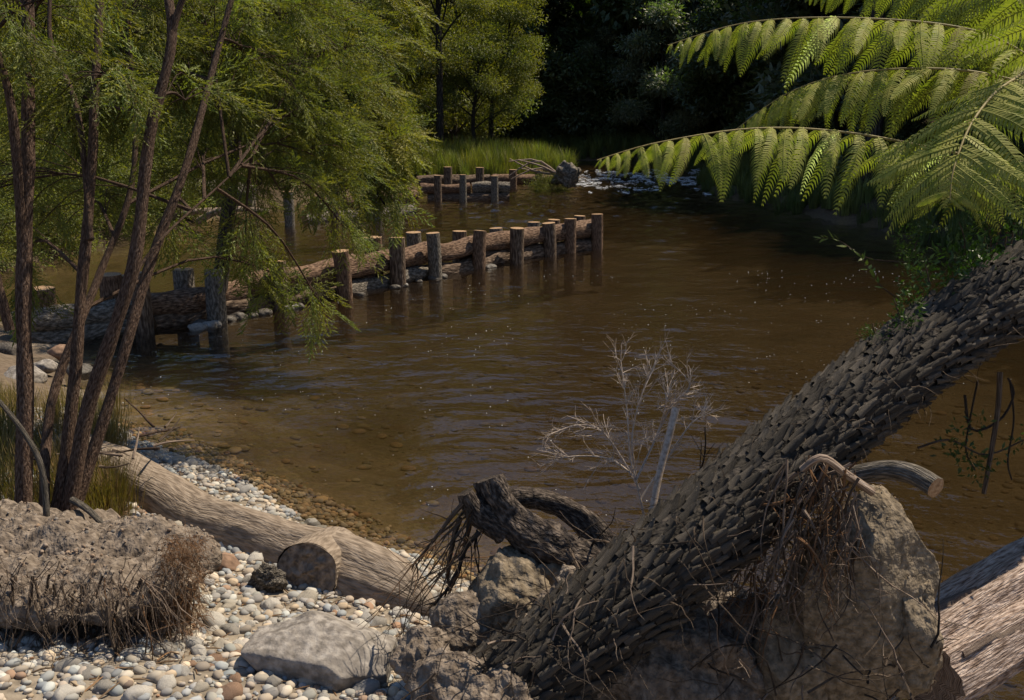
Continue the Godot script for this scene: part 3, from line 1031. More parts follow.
	# inner groyne seen through the leaves
	var inner := [[404, 213, 186], [378, 221, 180], [335, 222, 190], [290, 226, 193]]
	for k in inner.size():
		var f: Array = inner[k]
		var p := on_plane(f[0], f[1])
		post("%s post from the river end, groyne half hidden by leaves" % nth[k], "posts of the leaf-hidden groyne", p, (f[1] - f[2]) / FOCAL * (p - eye).length(), 0.12, kinds[[0, 1, 0, 1][k]])
	rail("reddish log of the groyne half hidden by leaves", "logs of the leaf-hidden groyne", on_plane(412, 213) + bk + Vector3(0, 0.42, 0), on_plane(312, 222) + bk + Vector3(0, 0.42, 0), 0.17, M.timber_red)
	rail("grey log of the leaf-hidden groyne, at the waterline", "logs of the leaf-hidden groyne", on_plane(410, 214) + bk + Vector3(0, 0.06, 0), on_plane(300, 224) + bk + Vector3(0, 0.06, 0), 0.17, M.timber_grey)
	# big weathered logs and rock on the left bank behind the groyne
	var p := on_plane(215, 215)
	var g := Geo.new()
	tube(g, curve([p + Vector3(-1.1, 0.45, 0.1), p + Vector3(0, 0.5, 0), p + Vector3(1.0, 0.4, -0.1)], 14), radii(14, 0.42, 0.34), 16, 0.25, 1.0, 0.5)
	solid("weathered_log", "thick grey weathered log on the bank behind the shrub stems", "log", g, M.timber_grey, p)
	for k in 3:
		g = Geo.new()
		var q := on_plane(160 + k * 34, 222 + k * 2)
		tube(g, curve([q + Vector3(-0.7, 0.1, 0), q + Vector3(0, 0.2 + 0.1 * k, 0.2), q + Vector3(1.0, 0.35, 0.1)], 8), radii(8, 0.09, 0.05), 8, 0.2)
		solid("drift_pole", ["pale drift pole below the thick weathered log, towards the bank", "middle one of the pale drift poles below the thick weathered log", "pale drift pole below the thick weathered log, towards the river"][k], "branch", g, M.root_pale, q, "drift poles by the weathered log")

# ---------------------------------------------------------------- shrubby trees on the left
func build_left_trees() -> void:
	var spray := fine_spray(0.025, 0.0085, 13, 10, M.leaf_tea)
	var spray2 := fine_spray(0.032, 0.0115, 13, 10, M.leaf_tea)
	var base := on_ground(60, 505)
	var t := thing("tea_tree", "slender many-stemmed tree with fine leaves on the near bank, overhanging the river", "tree", base)
	var stems := [
		[[22, 540, 4.85], [30, 430, 4.85], [28, 280, 4.9], [24, 120, 4.95], [26, -60, 5.0]],
		[[26, 250, 4.9], [14, 110, 4.8], [-14, 20, 4.7], [-40, -60, 4.6]],
		[[52, 540, 5.0], [68, 420, 5.05], [84, 300, 5.1], [96, 170, 5.2], [93, 60, 5.3], [104, -60, 5.4]],
		[[60, 530, 5.0], [92, 400, 5.0], [128, 270, 5.0], [152, 140, 5.05], [170, 36, 5.1], [160, -50, 5.2]],
		[[170, 36, 5.1], [186, 2, 5.1], [205, -50, 5.1]],
		[[70, 525, 5.1], [108, 395, 5.3], [150, 270, 5.5], [182, 165, 5.7], [214, 60, 6.0], [240, -40, 6.2]],
		[[40, 525, 4.9], [48, 400, 5.2], [96, 280, 5.6], [130, 170, 5.8], [128, 20, 6.0]],
		[[10, 330, 4.8], [-8, 240, 4.7], [-30, 150, 4.6]],
		[[92, 240, 5.1], [74, 110, 5.3], [48, 40, 5.5], [52, -40, 5.6]],
		[[118, 300, 5.0], [165, 240, 5.4], [215, 190, 6.0], [262, 150, 6.6]],
	]
	var rad := [[0.042, 0.030], [0.024, 0.015], [0.034, 0.020], [0.040, 0.022], [0.020, 0.014], [0.035, 0.016], [0.028, 0.013], [0.022, 0.014], [0.018, 0.009], [0.010, 0.004]]
	var tips := []
	for k in stems.size():
		var ctrl := []
		for s in stems[k]: ctrl.append(at(s[0] + rng.randf_range(-5, 5), s[1], s[2]))
		var g := Geo.new()
		tube(g, curve(ctrl, 26), radii(26, rad[k][0], rad[k][1]), 12, 0.32, 1.0, 2.0)
		part(t, "stem", g, M.bark_tea)
		var along := curve(ctrl, 26)
		for q in range(9, 25, 2): tips.append(along[q])
	# crown: px, py, depth, radii, branches
	var blobs := [
		[30, 30, 5.9, 0.55, 0.4, 0.4, 22], [120, 20, 6.2, 0.5, 0.4, 0.4, 22], [60, 130, 6.4, 0.5, 0.35, 0.4, 18], [-10, 190, 5.8, 0.35, 0.35, 0.3, 10],
		[150, 90, 6.5, 0.5, 0.35, 0.4, 20], [205, 20, 6.6, 0.6, 0.4, 0.5, 24], [255, 80, 6.9, 0.55, 0.45, 0.5, 24], [205, 160, 6.8, 0.35, 0.25, 0.3, 8],
		[280, 20, 7.2, 0.6, 0.4, 0.5, 24], [310, 120, 7.4, 0.5, 0.45, 0.5, 22], [280, 190, 7.2, 0.30, 0.26, 0.4, 9], [245, 250, 6.8, 0.20, 0.22, 0.3, 6], [280, 275, 7.0, 0.12, 0.24, 0.2, 5], [318, 300, 7.0, 0.08, 0.16, 0.2, 3],
		[345, 50, 8.0, 0.5, 0.5, 0.5, 20], [345, 170, 7.8, 0.35, 0.25, 0.4, 8], [110, 80, 5.0, 0.35, 0.25, 0.25, 5], [185, 100, 5.3, 0.3, 0.25, 0.25, 5], [40, 0, 4.7, 0.4, 0.2, 0.25, 6], [240, 150, 7.4, 0.4, 0.3, 0.4, 10],
		[170, 215, 6.4, 0.25, 0.15, 0.25, 4], [345, 228, 7.6, 0.18, 0.14, 0.3, 3], [20, 270, 6.4, 0.3, 0.2, 0.3, 5], [90, 210, 6.6, 0.35, 0.2, 0.3, 6],
	]
	var wood := Geo.new()
	var xf := []
	for b in blobs:
		var c := at(b[0], b[1], b[2])
		var from: Vector3 = tips[0]
		for tries in 14:
			var q: Vector3 = tips[rng.randi_range(0, tips.size() - 1)]
			if (q - c).length() + maxf(0.0, q.y - c.y) * 0.7 < (from - c).length() + maxf(0.0, from.y - c.y) * 0.7: from = q
		fill_crown(wood, xf, from, c, Vector3(b[3], b[4], b[5]), int(b[6] * 1.4), 5, 0.9, 0.2)
	part(t, "branches", wood, M.bark_tea)
	foliage(t, "crown", spray, localised(xf, base), tints(xf.size(), lin(0.155, 0.18, 0.046), 0.45))
	# a second, lighter shrub-tree standing on the groyne bank behind it
	var base2 := on_plane(250, 292, 0.4) + Vector3(-0.6, 0, -0.4)
	var t2 := thing("feathery_tree", "light green feathery tree hanging over the groynes behind the many-stemmed tree", "tree", base2)
	wood = Geo.new()
	var trunk := curve([base2 + Vector3(0, -0.5, 0), base2 + Vector3(0.3, 1.2, -0.1), base2 + Vector3(0.5, 2.6, -0.2), base2 + Vector3(1.1, 4.2, 0)], 14)
	tube(wood, trunk, radii(14, 0.11, 0.03), 9, 0.2)
	part(t2, "trunk", wood, M.bark_dark)
	wood = Geo.new()
	xf = []
	var blobs2 := [[250, 20, 12.0, 1.0, 0.8, 0.9, 30], [315, 60, 11.5, 0.95, 0.7, 0.9, 34], [365, 105, 11.5, 0.6, 0.6, 0.7, 24], [300, 125, 11.5, 0.8, 0.6, 0.8, 28], [360, 160, 11.2, 0.55, 0.4, 0.6, 20], [375, 20, 12.0, 0.6, 0.7, 0.7, 26], [335, 190, 11.0, 0.4, 0.25, 0.5, 9], [385, 205, 11.2, 0.22, 0.2, 0.3, 4], [215, 100, 12.5, 0.8, 0.7, 0.7, 22], [330, -20, 12.0, 1.0, 0.5, 0.8, 24], [395, 150, 11.4, 0.35, 0.3, 0.4, 10]]
	for b in blobs2:
		var c := at(b[0], b[1], b[2])
		fill_crown(wood, xf, trunk[rng.randi_range(5, 13)], c, Vector3(b[3], b[4], b[5]), int(b[6] * 1.2), 6, 1.25, 0.3, 0.02)
	part(t2, "branches", wood, M.bark_dark)
	foliage(t2, "crown", spray2, localised(xf, base2), tints(xf.size(), lin(0.22, 0.235, 0.065), 0.45))

# ---------------------------------------------------------------- gravel bank
func pebble_mesh(sd: float, m: Material) -> ArrayMesh:
	var g := Geo.new()
	lump(g, Vector3.ZERO, Vector3(1, 0.62 + 0.12 * sin(sd * 7.0), 0.8 + 0.12 * cos(sd * 5.0)), 0.16, 0.6, 9, sd, 2.6, Basis(), 7, 0.78)
	return g.mesh(m)

func in_mound(x: float, z: float) -> bool:
	var d := Vector2((x + 2.03) / 0.75, (z + 4.1) / 0.62)
	return d.length() < 1.0

func build_gravel() -> void:
	var placed := []
	var meshes := []
	var words := ["grey", "dark grey", "pale", "tan", "rust-brown", "grey-brown"]
	for k in 6:
		var row := []
		for j in 3: row.append(pebble_mesh(k * 3.3 + j * 1.9 + 0.7, M.stone[k]))
		meshes.append(row)
	var tries := 0
	while placed.size() < 300 and tries < 40000:
		tries += 1
		var px := rng.randf_range(60, 440)
		var py := rng.randf_range(510, 700)
		if rng.randf() < 0.25:
			px = rng.randf_range(170, 330)
			py = 430 + (px - 130) * 0.47 + rng.randf_range(-12, 14)
		var p := on_ground(px, py)
		if lands(p.x, p.z).x < -0.02 or in_mound(p.x, p.z): continue
		var r := 0.026 + 0.036 * pow(rng.randf(), 2.0)
		var ok := true
		for q in placed:
			if Vector2(q[0].x - p.x, q[0].z - p.z).length() < (q[1] + r) * 0.82:
				ok = false
				break
		if not ok: continue
		placed.append([p, r])
		var kind: int = [0, 0, 1, 2, 2, 5, 5, 5, 0, 3, 0, 2, 1, 5, 2, 0, 3, 4][rng.randi_range(0, 17)]
		if kind == 4 and rng.randf() < 0.5: kind = 5
		var o := MeshInstance3D.new()
		o.name = numbered("pebble")
		o.mesh = meshes[kind][rng.randi_range(0, 2)]
		add_child(o)
		o.transform = Transform3D(Basis.from_euler(Vector3(rng.randf_range(-0.25, 0.25), rng.randf() * TAU, rng.randf_range(-0.25, 0.25))).scaled(Vector3.ONE * r), p + Vector3(0, r * 0.16, 0))
		tag(o, "%s %s pebble on the gravel, %s" % ["large" if r > 0.05 else ("middling" if r > 0.038 else "small"), words[kind], "in front of the flat boulder" if p.z > -3.9 else ("between soil bank and big log" if p.x < -1.2 else "beside the big log")], "pebble", "%s pebbles on the gravel bank" % words[kind])
	# the countless small ones between them
	var small := Geo.new()
	lump(small, Vector3.ZERO, Vector3(1, 0.6, 0.8), 0.25, 0.5, 5, 9.0, 2.3)
	var xf := []
	var col := PackedColorArray()
	var tone := [lin(0.32, 0.30, 0.28), lin(0.22, 0.215, 0.21), lin(0.42, 0.39, 0.34), lin(0.32, 0.285, 0.235), lin(0.28, 0.265, 0.24), lin(0.25, 0.165, 0.115)]
	for k in 34000:
		var x := rng.randf_range(-3.9, 2.2)
		var z := rng.randf_range(-8.0, -2.5)
		var s := lands(x, z).x
		if s < -0.5 or s > 2.6: continue
		var r := 0.008 + 0.026 * pow(rng.randf(), 2.2)
		var c: Color = tone[rng.randi_range(0, 4) if rng.randf() < 0.95 else 5]
		if s < 0.0: c = c * lin(0.5, 0.36, 0.2)  # stained stones under water
		xf.append(Transform3D(Basis.from_euler(Vector3(rng.randf_range(-0.4, 0.4), rng.randf() * TAU, rng.randf_range(-0.4, 0.4))).scaled(Vector3.ONE * r), Vector3(x, ground_y(x, z) + r * 0.25, z)))
		c.a = 1.0
		col.append(tint(c, 0.2))
	tag(scatter(self, "gravel", small.mesh(M.pebble_any), xf, col), "small mixed gravel between the larger pebbles", "gravel", "", "stuff")
	# cobbles on the river bed
	xf = []
	col = PackedColorArray()
	for k in 2600:
		var x := rng.randf_range(-5.0, 9.0)
		var z := -rng.randf_range(3.0, 13.0)
		var y := ground_y(x, z)
		if y > -0.05: continue
		var r := 0.015 + 0.06 * pow(rng.randf(), 3.0)
		xf.append(Transform3D(Basis.from_euler(Vector3(0, rng.randf() * TAU, 0)).scaled(Vector3(r, r * 0.6, r)), Vector3(x, minf(y + r * 0.15, -0.03 - r), z)))
		col.append(tint(lin(0.14, 0.088, 0.036), 0.32))
	tag(scatter(self, "river_bed_stones", small.mesh(M.pebble_any), xf, col), "brown-stained stones on the river bed under the water", "stones", "", "stuff")
	# dry bits of leaf and stick washed in among the stones
	var bit := Geo.new()
	tube(bit, PackedVector3Array([Vector3(-0.5, 0, 0), Vector3(0.05, 0.05, 0.04), Vector3(0.5, 0, 0)]), PackedFloat32Array([0.035, 0.05, 0.02]), 4)
	xf = []
	for k in 420:
		var q := on_ground(rng.randf_range(40, 440), rng.randf_range(470, 700))
		if lands(q.x, q.z).x < 0.1 or in_mound(q.x, q.z): continue
		xf.append(Transform3D(Basis.from_euler(Vector3(rng.randf_range(-0.3, 0.3), rng.randf() * TAU, rng.randf_range(-0.3, 0.3))).scaled(Vector3.ONE * rng.randf_range(0.02, 0.10)), q + Vector3(0, rng.randf_range(0.008, 0.03), 0)))
	tag(scatter(self, "plant_litter", bit.mesh(M.pebble_any), xf, tints(xf.size(), lin(0.13, 0.085, 0.05), 0.5)), "dry brown bits of stick scattered over the gravel", "litter", "", "stuff")
	# single stones that stand out
	var p := on_ground(318, 668)
	var g := Geo.new()
	lump(g, p + Vector3(0.02, 0.05, 0.0), Vector3(0.285, 0.13, 0.185), 0.06, 0.8, 60, 2.0, 7.0, Basis(Vector3.UP, -0.2) * Basis(Vector3.BACK, -0.06), 12, 0.95)
	solid("flat_boulder", "flat-topped grey boulder sunk in the gravel in front of the big log", "boulder", g, M.boulder, p)
	p = on_ground(645, 712)
	g = Geo.new()
	lump(g, p + Vector3(0, 0.02, -0.05), Vector3(0.21, 0.17, 0.18), 0.05, 0.5, 24, 5.0)
	solid("round_boulder", "smooth rounded grey boulder under the leaning fern trunk", "boulder", g, M.stone[1], p)
	p = on_ground(226, 570)
	g = Geo.new()
	lump(g, p + Vector3(0, 0.03, 0), Vector3(0.085, 0.05, 0.06), 0.08, 0.6, 18, 6.0, 3.0, Basis(Vector3.BACK, -0.3), 14, 0.7)
	solid("orange_stone", "orange-brown angular stone between the soil bank and the big log", "stone", g, M.stone[4], p)
	for k in 5:
		p = on_plane([22, 62, 8, 44, 80][k], [378, 352, 352, 366, 372][k], 0.15)
		g = Geo.new()
		var r: float = [0.17, 0.12, 0.14, 0.10, 0.11][k]
		lump(g, p, Vector3(r * 1.2, r * 0.7, r), 0.12, 0.6, 18, 20.0 + k, 3.0, Basis(), 14, 0.75)
		solid("bank_rock", ["largest pale rock behind the stems at the groyne's bank end", "reddish rock beside the groyne's bank end behind the stems", "pale rock below the last groyne post behind the stems", "small pale rock between the larger ones behind the stems", "small grey rock at the waterline behind the stems"][k], "rock", g, [M.boulder, M.stone[4], M.wet_stone, M.boulder, M.wet_stone][k], p, "rocks at the groyne's bank end")

# ---------------------------------------------------------------- soil bank with hanging roots
func root_path(p: Vector3, d: Vector3, length: float, n: int, wander: float, sag: float) -> PackedVector3Array:
	var out := PackedVector3Array([p])
	var step := length / n
	for k in n:
		d = (d + rv(wander) + Vector3(0, -sag, 0)).normalized()
		p += d * step
		out.append(p)
	return out

func build_mound() -> void:
	var c := at(66, 615, 4.05)
	var base := Vector3(c.x, ground_y(c.x, c.z), c.z)
	var t := thing("soil_bank", "undercut block of pale soil with hanging roots beside the gravel", "soil bank", base)
	var g := Geo.new()
	lump(g, Vector3(c.x, c.y + 0.15, c.z - 0.12), Vector3(0.58, 0.085, 0.42), 0.30, 0.6, 110, 12.0, 2.8)
	lump(g, Vector3(c.x - 0.5, c.y + 0.15, c.z - 0.2), Vector3(0.6, 0.095, 0.46), 0.30, 0.6, 90, 15.0, 2.8)
	var crust := part(t, "soil_crust", g, M.soil)
	crumbs(t, "soil_crumbs", crust, 1100, 0.003, 0.013, lin(0.19, 0.15, 0.118))
	g = Geo.new()
	lump(g, Vector3(c.x - 0.2, c.y - 0.12, c.z - 0.52), Vector3(0.50, 0.30, 0.36), 0.35, 0.8, 44, 13.0, 2.6)
	part(t, "undercut_earth", g, M.soil)
	for k in 150:
		var px := rng.randf_range(-10, 192)
		var p := at(px, rng.randf_range(574, 602), 3.72 + rng.randf_range(-0.06, 0.3) + (0.15 if px > 150 else 0.0))
		g = Geo.new()
		var l := rng.randf_range(0.22, 0.6)
		var path := root_path(p, Vector3(rng.randf_range(-0.3, 0.4), -0.8, rng.randf_range(-0.2, 0.4)), l, 7, 0.34, 0.18)
		var r := rng.randf_range(0.0022, 0.006) if k > 14 else rng.randf_range(0.007, 0.012)
		tube(g, path, radii(8, r, r * 0.35), 5, 0.0, 1, 1, false)
		for j in 3:
			var q := path[rng.randi_range(2, 6)]
			tube(g, root_path(q, rv(1.0), l * 0.4, 4, 0.4, 0.2), radii(5, r * 0.45, 0.0008), 4, 0.0, 1, 1, false)
		part(t, "root", g, [M.root, M.root, M.root_red, M.root_pale][rng.randi_range(0, 3) if px > 90 else rng.randi_range(0, 1)])
	# matted rootlets on the side facing the gravel
	g = Geo.new()
	for k in 900:
		var p := at(rng.randf_range(160, 200), rng.randf_range(535, 625), 3.95 + rng.randf_range(-0.16, 0.16))
		var q := root_path(p, (rv(1.0) + Vector3(0.3, -0.5, 0.2)).normalized(), rng.randf_range(0.05, 0.12), 3, 0.5, 0.2)
		tube(g, q, radii(4, 0.0013, 0.0006), 3, 0.0, 1, 1, false)
	part(t, "rootlets", g, M.root_red)
	g = Geo.new()
	for k in 700:
		var p := at(rng.randf_range(-10, 170), rng.randf_range(575, 660), 3.78 + rng.randf_range(-0.1, 0.3))
		var q := root_path(p, (rv(0.6) + Vector3(0.0, -0.9, 0.2)).normalized(), rng.randf_range(0.05, 0.16), 3, 0.45, 0.2)
		tube(g, q, radii(4, 0.0013, 0.0006), 3, 0.0, 1, 1, false)
	part(t, "rootlets", g, M.root)
	# long fine roots hanging like a curtain from the lip
	g = Geo.new()
	for k in 150:
		var px := rng.randf_range(-10, 185)
		var p := at(px, rng.randf_range(556, 600), 3.60 + rng.randf_range(-0.03, 0.10) + (0.12 if px > 150 else 0.0))
		var q := root_path(p, Vector3(rng.randf_range(-0.8, 0.8), -0.8, rng.randf_range(-0.05, 0.25)), rng.randf_range(0.08, 0.42), 7, 0.45, 0.14)
		tube(g, q, radii(8, rng.randf_range(0.0012, 0.0026), 0.0006), 3, 0.0, 1, 1, false)
	tag(part(t, "hanging_rootlets", g, M.root_pale), "", "", "", "stuff")
	# litter sticks on top
	for k in 12:
		g = Geo.new()
		var p := on_ground(rng.randf_range(30, 180), rng.randf_range(500, 535))
		p.y = maxf(p.y, c.y + 0.16)
		tube(g, root_path(p + Vector3(0, 0.02, 0), Vector3(rng.randf_range(-1, 1), 0.1, rng.randf_range(-0.5, 0.5)), rng.randf_range(0.15, 0.4), 5, 0.15, 0.0), radii(6, 0.009, 0.003), 5)
		solid("fallen_twig", "brown fallen twig lying on the soil at the foot of the stems", "twig", g, [M.root, M.root_pale, M.bark_tea][k % 3], p, "twigs on the soil at the stems")
	# dry grass at the foot of the stems
	var gm := grass_tuft(50, 0.22, 0.004)
	var xf := []
	for k in 130:
		var p := on_ground(rng.randf_range(-10, 118), rng.randf_range(400, 520))
		xf.append(Transform3D(Basis(Vector3.UP, rng.randf() * TAU).scaled(Vector3.ONE * rng.randf_range(0.7, 1.5)), p))
	for k in 26:
		var p := on_ground(rng.randf_range(96, 120), rng.randf_range(430, 520))
		xf.append(Transform3D(Basis(Vector3.UP, rng.randf() * TAU).scaled(Vector3.ONE * rng.randf_range(0.7, 1.4)), p))
	tag(scatter(self, "dry_grass", gm, xf, tints(xf.size(), lin(0.19, 0.135, 0.055), 0.35)), "dry straw-coloured grass round the foot of the stems", "grass", "", "stuff")
	# grey hooked dead branch standing by the stems
	g = Geo.new()
	tube(g, curve([at(-6, 395, 4.5), at(22, 430, 4.5), at(42, 470, 4.5), at(48, 540, 4.5)], 16), radii(16, 0.011, 0.017), 7, 0.15)
	solid("hooked_branch", "grey hooked dead branch stuck upright before the stems", "branch", g, M.timber_grey, on_ground(48, 540))
	g = Geo.new()
	tube(g, curve([at(72, 500, 4.55), at(88, 510, 4.5), at(105, 528, 4.45)], 8), radii(8, 0.018, 0.012), 7, 0.15)
	solid("short_branch", "short grey branch lying on the soil by the stems", "branch", g, M.timber_grey, on_ground(88, 520))

# ---------------------------------------------------------------- logs on the bank
func build_driftwood() -> void:
	var a := on_ground(92, 470)
	var b := on_ground(430, 608)
	var base := a.lerp(b, 0.5)
	var t := thing("driftwood_log", "big smooth brown driftwood log lying along the water's edge", "log", base)
	var pts := [at(70, 458, 6.5), at(150, 492, 5.95), at(235, 532, 5.45), at(318, 561, 5.05), at(385, 582, 4.75), at(432, 604, 4.55)]
	var g := Geo.new()
	var n := 90
	var path := curve(pts, n)
	for k in n:
		path[k].y = ground_y(path[k].x, path[k].z) + 0.045
	var rad := PackedFloat32Array()
	for k in n:
		var f := float(k) / (n - 1)
		rad.append((0.155 + 0.035 * exp(-pow((f - 0.70) / 0.12, 2.0))) * (1.0 - 0.75 * smoothstep(0.82, 1.0, f)))
	tube(g, path, rad, 48, 0.16, 0.8, 0.35)
	part(t, "trunk", g, M.log_pale)
	# the stub of a big branch: a short hollow collar facing the camera
	var c := at(332, 560, 5.12)
	var face := at(306, 574, 4.70)
	var toward := (face - c).normalized()
	g = Geo.new()
	var col := PackedVector3Array()
	for k in 12: col.append(c.lerp(face, k / 11.0))
	var cr := radii(12, 0.185, 0.155)
	tube(g, col, cr, 40, 0.12, 0.9, 0.5, false)
	part(t, "branch_stub", g, M.log_pale)
	g = Geo.new()
	disc(g, face - toward * 0.008, toward, 0.153, 0.03, 16, 48)
	part(t, "rotten_face", g, M.rot)
	g = Geo.new()
	var s := on_ground(268, 590)
	lump(g, s + Vector3(0, 0.05, 0), Vector3(0.085, 0.07, 0.05), 0.5, 0.9, 18, 31.0, 2.0, Basis(Vector3.BACK, 0.5))
	solid("broken_root", "small broken grey root end beside the hollow stub of the big log", "root", g, M.timber_grey, s)
	# split pale log at the lower right
	base = at(975, 640, 3.9)
	t = thing("split_log", "pale cracked split log beside the clay block at the water", "log", base)
	g = Geo.new()
	n = 40
	var p0 := at(915, 668, 3.75)
	var p1 := at(1095, 560, 4.35)
	tube(g, curve([p0, p0.lerp(p1, 0.5) + Vector3(0, 0.02, 0), p1], n), radii(n, 0.185, 0.21), 44, 0.34, 2.2, 0.3)
	part(t, "trunk", g, M.log_split)
	for k in 14:
		# proud splinters of the torn upper side
		g = Geo.new()
		var ang := rng.randf_range(-0.9, 1.2)
		var ax := (p1 - p0).normalized()
		var up := (Vector3.UP - ax * ax.y).normalized()
		var out := (up * cos(ang) + up.cross(ax) * -sin(ang)).normalized()
		var st := p0 + ax * rng.randf_range(-0.02, 0.32) + out * 0.185
		tube(g, curve([st, st + ax * 0.1 + out * 0.012, st + ax * rng.randf_range(0.2, 0.4)], 6), radii(6, 0.022, 0.012), 6, 0.5)
		part(t, "splinter", g, M.log_split)

func dead_twigs(g: Geo, p: Vector3, d: Vector3, length: float, r: float, depth: int) -> void:
	var path := root_path(p, d, length, 5, 0.16, -0.02)
	tube(g, path, radii(6, r, r * 0.5), 4, 0.0, 1, 1, false)
	if depth <= 0: return
	for k in 4 + depth:
		var j := rng.randi_range(1, 5)
		dead_twigs(g, path[j], ((path[j] - path[j - 1]).normalized() + rv(0.75)).normalized(), length * rng.randf_range(0.3, 0.6), r * 0.5, depth - 1)

func build_stump() -> void:
	# dark uprooted stump with its arms
	var base := on_ground(560, 640)
	var t := thing("uprooted_stump", "dark gnarled uprooted stump with broken arms in front of the pool", "stump", base)
	var g := Geo.new()
	tube(g, curve([at(640, 590, 3.75), at(590, 565, 3.75), at(545, 545, 3.75), at(512, 520, 3.75), at(496, 496, 3.75), at(489, 478, 3.75)], 30), PackedFloat32Array(radii(30, 0.10, 0.05, 0.8)), 24, 0.5, 0.9, 4.0)
	part(t, "main_arm", g, M.stump)
	g = Geo.new()
	tube(g, curve([at(505, 528, 3.75), at(478, 512, 3.72), at(466, 492, 3.7)], 10), radii(10, 0.06, 0.03), 14, 0.5, 0.9, 4.0)
	part(t, "broken_arm", g, M.stump)
	g = Geo.new()
	tube(g, curve([at(615, 580, 3.95), at(604, 545, 4.0), at(574, 514, 4.05), at(540, 499, 4.05), at(505, 497, 4.0)], 22), radii(22, 0.068, 0.034), 16, 0.4, 0.8, 3.0)
	part(t, "arched_arm", g, M.stump)
	g = Geo.new()
	tube(g, curve([at(520, 512, 3.8), at(545, 525, 3.75), at(565, 545, 3.7), at(578, 570, 3.65)], 12), radii(12, 0.02, 0.012), 8, 0.2)
	part(t, "thin_arm", g, M.root)
	g = Geo.new()
	lump(g, at(615, 610, 3.75), Vector3(0.18, 0.13, 0.18), 0.5, 0.9, 30, 41.0)
	part(t, "root_crown", g, M.stump)
	# roots drooping from it
	var heads := [[466, 505], [468, 512], [462, 520], [480, 530], [470, 540], [455, 560]]
	for k in 30:
		var h: Array = heads[k % 6]
		var p := at(h[0] + rng.randf_range(-4, 6), h[1] + rng.randf_range(-6, 6), 3.7 + rng.randf_range(-0.05, 0.05))
		g = Geo.new()
		var l := rng.randf_range(0.25, 0.62)
		var path := root_path(p, Vector3(rng.randf_range(-1.3, 0.1), -0.7, rng.randf_range(-0.3, 0.5)), l, 8, 0.24, 0.08)
		var r := rng.randf_range(0.0018, 0.0048) if k > 3 else 0.011
		tube(g, path, radii(9, r, r * 0.3), 5, 0.0, 1, 1, false)
		for j in 4:
			tube(g, root_path(path[rng.randi_range(2, 8)], rv(1.0) + Vector3(-0.3, -0.4, 0), l * 0.35, 4, 0.35, 0.1), radii(5, r * 0.4, 0.0009), 4, 0.0, 1, 1, false)
		part(t, "root", g, [M.root, M.root_red, M.root, M.stump][k % 4])
	# clay lumps under the stump
	for k in 3:
		var q := [at(508, 600, 3.65), at(545, 590, 3.75), at(462, 640, 3.55)][k] as Vector3
		g = Geo.new()
		lump(g, q, [Vector3(0.19, 0.2, 0.18), Vector3(0.15, 0.13, 0.15), Vector3(0.14, 0.16, 0.14)][k], 0.16, 1.0, 50, 50.0 + k * 3.0, 2.6, Basis(), 22, 0.72)
		solid("clay_lump", ["large pale clay lump held under the dark stump", "smaller rounded clay lump beside the dark stump's root crown", "brown clay lump hung with thin roots at the gravel's edge"][k], "clay lump", g, [M.clay, M.clay, M.soil][k], q, "clay lumps under the stump")
	# fine roots and litter between stump and fern trunk
	for k in 60:
		var p := at(rng.randf_range(545, 680), rng.randf_range(520, 640), 3.6 + rng.randf_range(-0.15, 0.2))
		g = Geo.new()
		tube(g, root_path(p, rv(1.0), rng.randf_range(0.12, 0.4), 7, 0.3, 0.05), radii(8, rng.randf_range(0.002, 0.006), 0.001), 4, 0.0, 1, 1, false)
		part(t, "root", g, [M.root, M.stump, M.root_pale][rng.randi_range(0, 2)])
	var soil := Geo.new()
	lump(soil, at(610, 660, 3.6), Vector3(0.5, 0.3, 0.3), 0.4, 0.8, 40, 61.0)
	lump(soil, at(735, 665, 3.7), Vector3(0.4, 0.3, 0.28), 0.4, 0.8, 40, 63.0)
	part(t, "earth", soil, M.soil)
	for k in 110:
		var f := rng.randf()
		var p := at(lerpf(455, 700, f) + rng.randf_range(-30, 30), lerpf(700, 560, f) + rng.randf_range(-55, 25), lerpf(2.92, 3.12, f) + rng.randf_range(-0.06, 0.12))
		g = Geo.new()
		var r := rng.randf_range(0.0016, 0.0045)
		tube(g, root_path(p, (rv(1.0) + Vector3(-0.3, -0.1, 0)).normalized(), rng.randf_range(0.1, 0.34), 7, 0.36, 0.08), radii(8, r, 0.0008), 4, 0.0, 1, 1, false)
		part(t, "root", g, [M.root, M.root_pale, M.root, M.stump][rng.randi_range(0, 3)])
	for k in 5:
		g = Geo.new()
		var q: Vector3 = [at(455, 690, 3.0), at(500, 705, 2.95), at(425, 655, 3.25), at(540, 640, 3.2), at(580, 590, 3.4)][k]
		lump(g, q, Vector3(0.13, 0.09, 0.12) * rng.randf_range(0.7, 1.1), 0.3, 1.0, 30, 80.0 + k * 2.0, 2.2, Basis(), 12, 0.75)
		part(t, "earth", g, M.soil)
	# grey pole propped through the debris and the pale snapped stick
	g = Geo.new()
	tube(g, curve([at(585, 578, 3.55), at(640, 528, 3.55), at(672, 500, 3.6), at(705, 484, 3.65)], 14), radii(14, 0.011, 0.008), 7, 0.15)
	solid("grey_pole", "thin grey bent stick lying over the debris towards the fern trunk", "stick", g, M.timber_grey, at(640, 528, 3.55))
	g = Geo.new()
	tube(g, curve([at(648, 535, 3.75), at(658, 480, 3.78), at(668, 440, 3.8), at(676, 408, 3.82)], 12), PackedFloat32Array(radii(12, 0.013, 0.017)), 7, 0.12)
	solid("snapped_stick", "upright snapped stick with a pale peeled top", "stick", g, M.dead_twig, at(648, 535, 3.75))
	g = Geo.new()
	dead_twigs(g, at(690, 500, 3.9), Vector3(0.25, 0.9, 0), 0.32, 0.005, 1)
